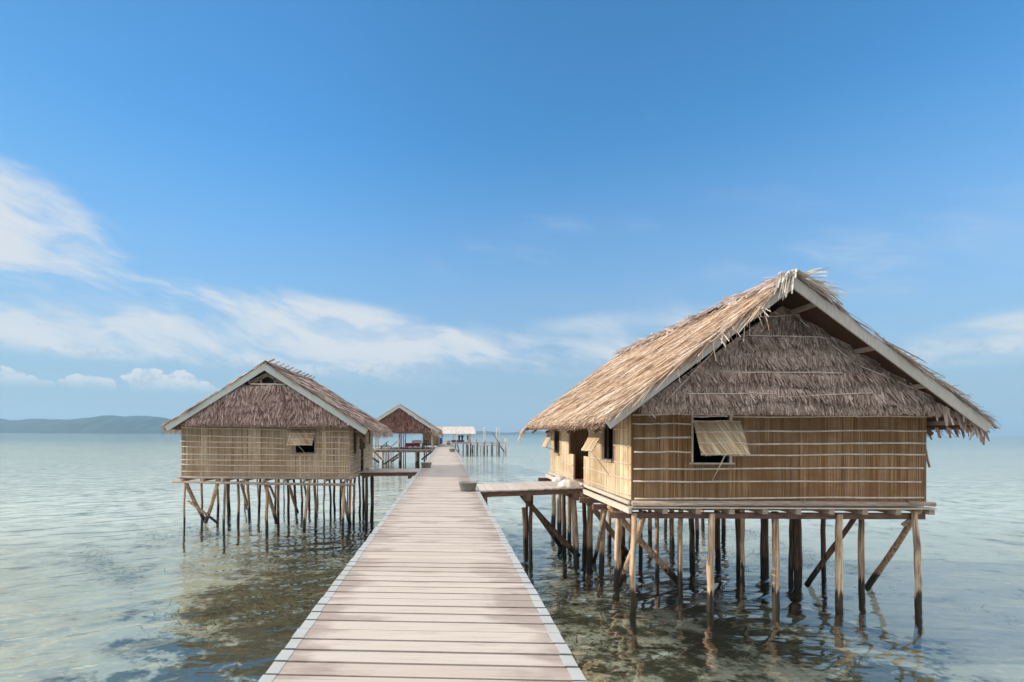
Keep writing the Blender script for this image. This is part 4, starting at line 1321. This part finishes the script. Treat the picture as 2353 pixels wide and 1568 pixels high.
ch = thing('chair', (cp.x, 66, FZ), 'slatted wooden chair standing by the crimson table', 'chair')
MB().box(cp.x - 0.26, cp.x + 0.26, 65.75, 66.25, FZ + 0.42, FZ + 0.46).build('seat', M['brownwood'], ch)
for sx_ in (-0.24, 0.24):
    for sy_ in (65.78, 66.22):
        MB().box(cp.x + sx_ - 0.03, cp.x + sx_ + 0.03, sy_ - 0.03, sy_ + 0.03, FZ, FZ + 0.42).build('leg', M['brownwood'], ch)
mb = MB()
for sx_ in (-0.24, -0.08, 0.08, 0.24):
    mb.box(cp.x + sx_ - 0.03, cp.x + sx_ + 0.03, 66.2, 66.25, FZ + 0.46, FZ + 1.0)
mb.box(cp.x - 0.27, cp.x + 0.27, 66.15, 66.198, FZ + 0.93, FZ + 1.02)
mb.build('backrest', M['brownwood'], ch)
bp = at(*c2(1868, 1090), 80)
mb = MB().lathe([(0.0, 0.9), (0.26, 0.9), (0.3, 0.84), (0.3, 0.6), (0.32, 0.58), (0.3, 0.56), (0.3, 0.06), (0.26, 0), (0, 0)], (bp.x, 80, 0.02), 18)
tag(mb.build('barrel', M['blue'], None, True, (bp.x, 80, 0.02)), 'blue plastic barrel beside the matting cabin at the boardwalk', 'barrel')

# ================================================================== jetty at the far end
JY = 110.0


def c3(x_, y_):
    return ((1640 + x_ * 0.119) / 1.632, (1560 + y_ * 0.119) / 1.632)


jt = thing('jetty', (7, JY, -0.4), 'rough timber jetty of pinkish planks on dark piles at the far end of the boardwalk', 'jetty')
q0, q1 = at(*c3(430, 828), JY), at(*c3(1080, 880), JY)
MB().box(-2.0, q1.x, JY, JY + 7, q1.z, q0.z).build('deck', M['jetty_red'], jt)
q2, q3 = at(*c3(1080, 840), JY), at(*c3(2140, 870), JY)
MB().box(q1.x + 0.01, q3.x, JY, JY + 0.3, q3.z, q2.z - 0.05).build('rail', M['jetty_red'], jt)
q4 = at(*c3(2080, 932), JY)
MB().box(q1.x + 0.01, q4.x, JY + 0.4, JY + 2.2, q4.z - 0.1, q4.z + 0.1).build('deck', M['timber_pale'], jt)
for (x_, yt, d, m_) in [(570, 880, 40, M['jetty_dark']), (815, 880, 40, M['jetty_dark']), (915, 880, 45, M['jetty_dark']), (960, 900, 40, PD), (1045, 880, 50, PD), (1120, 930, 50, PD), (1165, 940, 20, M['jetty_dark']), (1265, 850, 60, M['jetty_dark']),
                        (1370, 940, 22, M['jetty_dark']), (1410, 940, 22, M['post_white']), (1475, 850, 60, M['jetty_dark']), (1570, 940, 40, PD), (1705, 820, 45, M['jetty_dark']), (1745, 840, 45, M['jetty_dark']), (1885, 870, 30, M['jetty_dark']), (1950, 840, 60, M['jetty_dark']), (2170, 700, 70, M['post_white']), (2140, 720, 30, M['post_white'])]:
    Y = JY + random.uniform(-0.1, 1.0)
    q = at(*c3(x_, yt), Y)
    post_mesh((q.x, Y, q.z), (q.x, Y, BED - 0.4), d / 2 * 0.119 / 1.632 / F * Y, 0.05, 5).build('pile', m_, jt, True)
for (a, b) in (((440, 850), (640, 1140)), ((630, 900), (680, 1120)), ((1985, 955), (2095, 1110))):
    brace(jt, at(*c3(*a), JY - 0.4), at(*c3(*b), JY - 0.2), 0.13, PD)
for (x_, y0_, y1_, d) in [(1468, 365, 860, 28), (1515, 370, 860, 34), (1870, 375, 860, 28), (1960, 375, 860, 36), (597, 365, 880, 16), (1235, 725, 850, 22), (1185, 770, 850, 26)]:
    a, b = at(*c3(x_, y0_), JY + 0.6), at(*c3(x_, y1_), JY + 0.6)
    post_mesh(a, b, d / 2 * 0.119 / 1.632 / F * JY, 0.03, 5).build('pole', M['post_white'] if d > 25 or d == 16 else M['jetty_dark'], jt, True)
brace(jt, at(*c3(1725, 520), JY + 0.4), at(*c3(1920, 820), JY + 0.4), 0.08, M['jetty_dark'])

sh = thing('palm_roof_shelter', (2.5, 114, 0), 'open shelter with a bleached white palm leaf roof on the far jetty', 'shelter')
a, b = at(*c3(-60, 362), 116), at(*c3(1140, 362), 116)
c_, d_ = at(*c3(-40, 575), 112.5), at(*c3(1150, 565), 112.5)
mb = MB().prism([a, b, d_, c_], (0, 0.03, 0.08))
B = np.array(c_ - a); N = np.array([0, -abs(a.z - c_.z), 3.5]); N[1] = -abs(B[2]); N[2] = abs(B[1]); N = N / np.linalg.norm(N)
thatch_slope(mb, np.array(a) + N * 0.08, np.array(b - a), B, N, 9, 420, 0.7, 0.12, 0.03, 0.2)
mb.build('roof', M['palm'], sh)
for (x_, Y) in ((510, 113), (990, 113), (1040, 113.2), (600, 115.5), (20, 113), (30, 115.8), (1010, 115.6)):
    q = at(*c3(x_, 560), Y)
    post_mesh((q.x, Y, q.z + (0.15 if Y < 114 else 0.9)), (q.x, Y, -0.42), 0.12, 0.02, 4).build('pillar', M['post_white'], sh, True)
MB().bar(at(*c3(480, 600), 113), at(*c3(1080, 600), 113), 0.07, 0.07).build('rail', M['timber'], sh)


# wetsuits hanging to dry and the dark bench under them
def wetsuit(x_, Y, label, arms=True):
    q = at(*c3(x_, 612), Y)
    k = 0.119 / 1.632 / F * Y
    o = MB()
    def tb(pts, r):
        o.tube([(q.x + a * k, Y + c, q.z - b * k) for a, b, c in pts], r, 8)
    tb([(0, 0, 0), (0, 22, 0), (0, 70, 0.02), (0, 100, 0)], [0.10, 0.26, 0.17, 0.2])
    for s_ in (-1, 1):
        if arms:
            tb([(s_ * 12, 10, 0), (s_ * 30, 20, 0), (s_ * 44, 55, 0.02)], [0.1, 0.09, 0.07])
        else:
            tb([(s_ * 12, 12, 0), (s_ * 22, 45, 0), (s_ * 20, 85, 0.02)], [0.1, 0.09, 0.07])
        tb([(s_ * 8, 95, 0), (s_ * 13, 130, 0), (s_ * 15, 165, 0)], [0.13, 0.1, 0.07])
    return tag(o.build('wetsuit', M['suit'], None, True, (q.x, Y, q.z)), label, 'wetsuit', 'wetsuits drying under the shelter')


wetsuit(785, 113, 'dark wetsuit with spread sleeves hanging under the white shelter roof')
wetsuit(690, 113, 'dark wetsuit with folded sleeves hanging beside the spread one', False)
wetsuit(968, 113.1, 'dark wetsuit hanging alone against the right shelter pillars', False)
q = at(*c3(435, 770), 112); q2_ = at(*c3(850, 825), 112)
gb_ = thing('gear_bench', ((q.x + q2_.x) / 2, 112.3, q2_.z), 'dark low dive gear bench standing below the hanging wetsuits', 'bench')
MB().box(q.x, q2_.x, 112.0, 112.7, q.z - 0.14, q.z).build('top', M['suit'], gb_)
MB().box(q.x + 0.1, q2_.x - 0.1, 112.1, 112.6, q2_.z, q.z - 0.143).build('shelf', M['suit'], gb_)


# ================================================================== small things on the boardwalk
def tub_mesh():
    return MB().lathe([(0.0, 0.0), (0.19, 0.0), (0.205, 0.02), (0.245, 0.205), (0.262, 0.21), (0.262, 0.228), (0.236, 0.228), (0.195, 0.03), (0.0, 0.025)], (0, 0, 0), 36)


tubs = [(1075, 1128, 0.262, 'round grey washing tub beside the walkway to the right hut', 1.0), (979.5, 1075, 0.262, 'dark grey tub on the shaded boardwalk by the left walkway', 1.0),
        (1039, 1038.5, 0.262, 'grey tub at the right boardwalk edge, nearest of the three far ones', 1.15), (1030.5, 1022.6, 0.262, 'small grey tub beyond, between two other far tubs', 1.25), (1030.5, 1016.9, 0.262, 'tiny grey tub near the very end of the boardwalk', 1.25)]
t0 = None
for i, (u, v, r, lab, sc) in enumerate(tubs):
    Y = EYE * F / (v - CV - ROLL * (u - CU))
    Y = min(Y, 92.5)
    q = at(u, v, Y)
    if t0 is None:
        t0 = tub_mesh().build('tub', M['tub'], None, True, (0, 0, 0))
        o = t0
    else:
        o = t0.copy(); COL.objects.link(o)
    o.location = (q.x, Y, 0.006)
    o.scale = (sc, sc, sc)
    tag(o, lab, 'tub', 'grey tubs standing along the boardwalk')


def shell(cx, cyy, cz, r, label):
    """ribbed giant clam shell lying open side down"""
    mb = MB()
    n, k = 28, 6
    vs = []
    for j in range(k + 1):
        s = j / k
        for i in range(n):
            a = 2 * math.pi * i / n
            rr = r * math.sin(s * math.pi / 2) * (1 + 0.10 * math.sin(a * 7) * s)
            vs.append((cx + rr * math.cos(a) * 1.25, cyy + rr * math.sin(a) * 0.8, cz + r * 0.85 * math.cos(s * math.pi / 2) * (1 + 0.06 * math.cos(a * 7))))
    mb.add(vs, [(j * n + i, j * n + (i + 1) % n, (j + 1) * n + (i + 1) % n, (j + 1) * n + i) for j in range(k) for i in range(n)])
    return tag(mb.build('clam_shell', M['shell'], None, True, (cx, cyy, cz)), label, 'shell', 'clam shells at the hut doors')


shell(3.42, 14.85, 0.095, 0.24, 'big white clam shell on the near corner of the right walkway')
shell(3.5, 16.42, 0.092, 0.19, 'smaller white clam shell on the far corner of the right walkway end')
shell(-3.35, 23.4, -0.045, 0.14, 'small pale shell at the door end of the left walkway')

# ================================================================== seagrass
m_, t = mat('seagrass')
g = t.n('ShaderNodeNewGeometry')
t.put(t.b.inputs['Base Color'], t.ramp(g.outputs['Random Per Island'], [(0.0, (0.015, 0.02, 0.008)), (0.5, (0.06, 0.07, 0.025)), (1.0, (0.20, 0.20, 0.10))]))
M['seagrass'] = m_


def patchy(x_, y_):
    f = np.sin(x_ * 0.9 + 1.3 * np.sin(y_ * 0.7)) + np.sin(y_ * 1.1 + 1.7 * np.sin(x_ * 0.5)) + 0.7 * np.sin(x_ * 2.3 + y_ * 1.9) + 0.5 * np.sin(x_ * 4.1 - y_ * 3.3)
    return f


mb = MB()
N0 = 110000
xx = rng.uniform(-16, 14, N0); yy = 2.6 + 25 * rng.uniform(0, 1, N0) ** 1.5
keep = (patchy(xx, yy) + rng.normal(0, 0.7, N0) - 1.6 * np.clip((-xx - 5.0) / 3.0, 0, 1)) > -0.2
keep &= (np.abs(xx + 0.14) > 0.9) | (yy > 30)
keep &= (xx < 0.837 * yy * 1.35 + 1) & (xx > -0.84 * yy * 1.1 - 1)
xx, yy = xx[keep], yy[keep]
n = len(xx)
an = rng.uniform(0, 2 * np.pi, n)
base = np.stack([xx, yy, np.full(n, BED + 0.02) + 0.12 * np.sin(xx * 0.3 + yy * 0.17)], 1)
d = unit(np.stack([np.cos(an) * 0.9, np.sin(an) * 0.9, rng.uniform(0.25, 1.1, n)], 1))
sd = unit(np.stack([-np.sin(an), np.cos(an), rng.normal(0, 0.2, n)], 1))
bend = np.stack([np.cos(an) * 0.3, np.sin(an) * 0.3, -rng.uniform(0.3, 0.8, n)], 1)
mb.strands(base, d, sd, rng.uniform(0.14, 0.42, n), rng.uniform(0.012, 0.028, n), bend, seg=2, taper=0.3)
tag(mb.build('seagrass', M['seagrass']), 'dark seagrass on the shallow sandy bottom', 'seagrass', kind='stuff')

# ------------------------------------------------------------------ haze over the sea
mh = bpy.data.materials.new('haze')
mh.use_nodes = True
mh.node_tree.nodes.clear()
t = NT(mh.node_tree)
out = t.n('ShaderNodeOutputMaterial')
pv = t.n('ShaderNodeVolumePrincipled')
pv.inputs['Color'].default_value = (0.44, 0.74, 1.0, 1)
pv.inputs['Density'].default_value = 0.00022
pv.inputs['Anisotropy'].default_value = 0.1
mh.node_tree.links.new(pv.outputs[0], out.inputs['Volume'])
hz = MB().box(-3700, 3700, -80, 3400, BED - 2.5, 130).build('haze', mh)
tag(hz, kind='stuff')
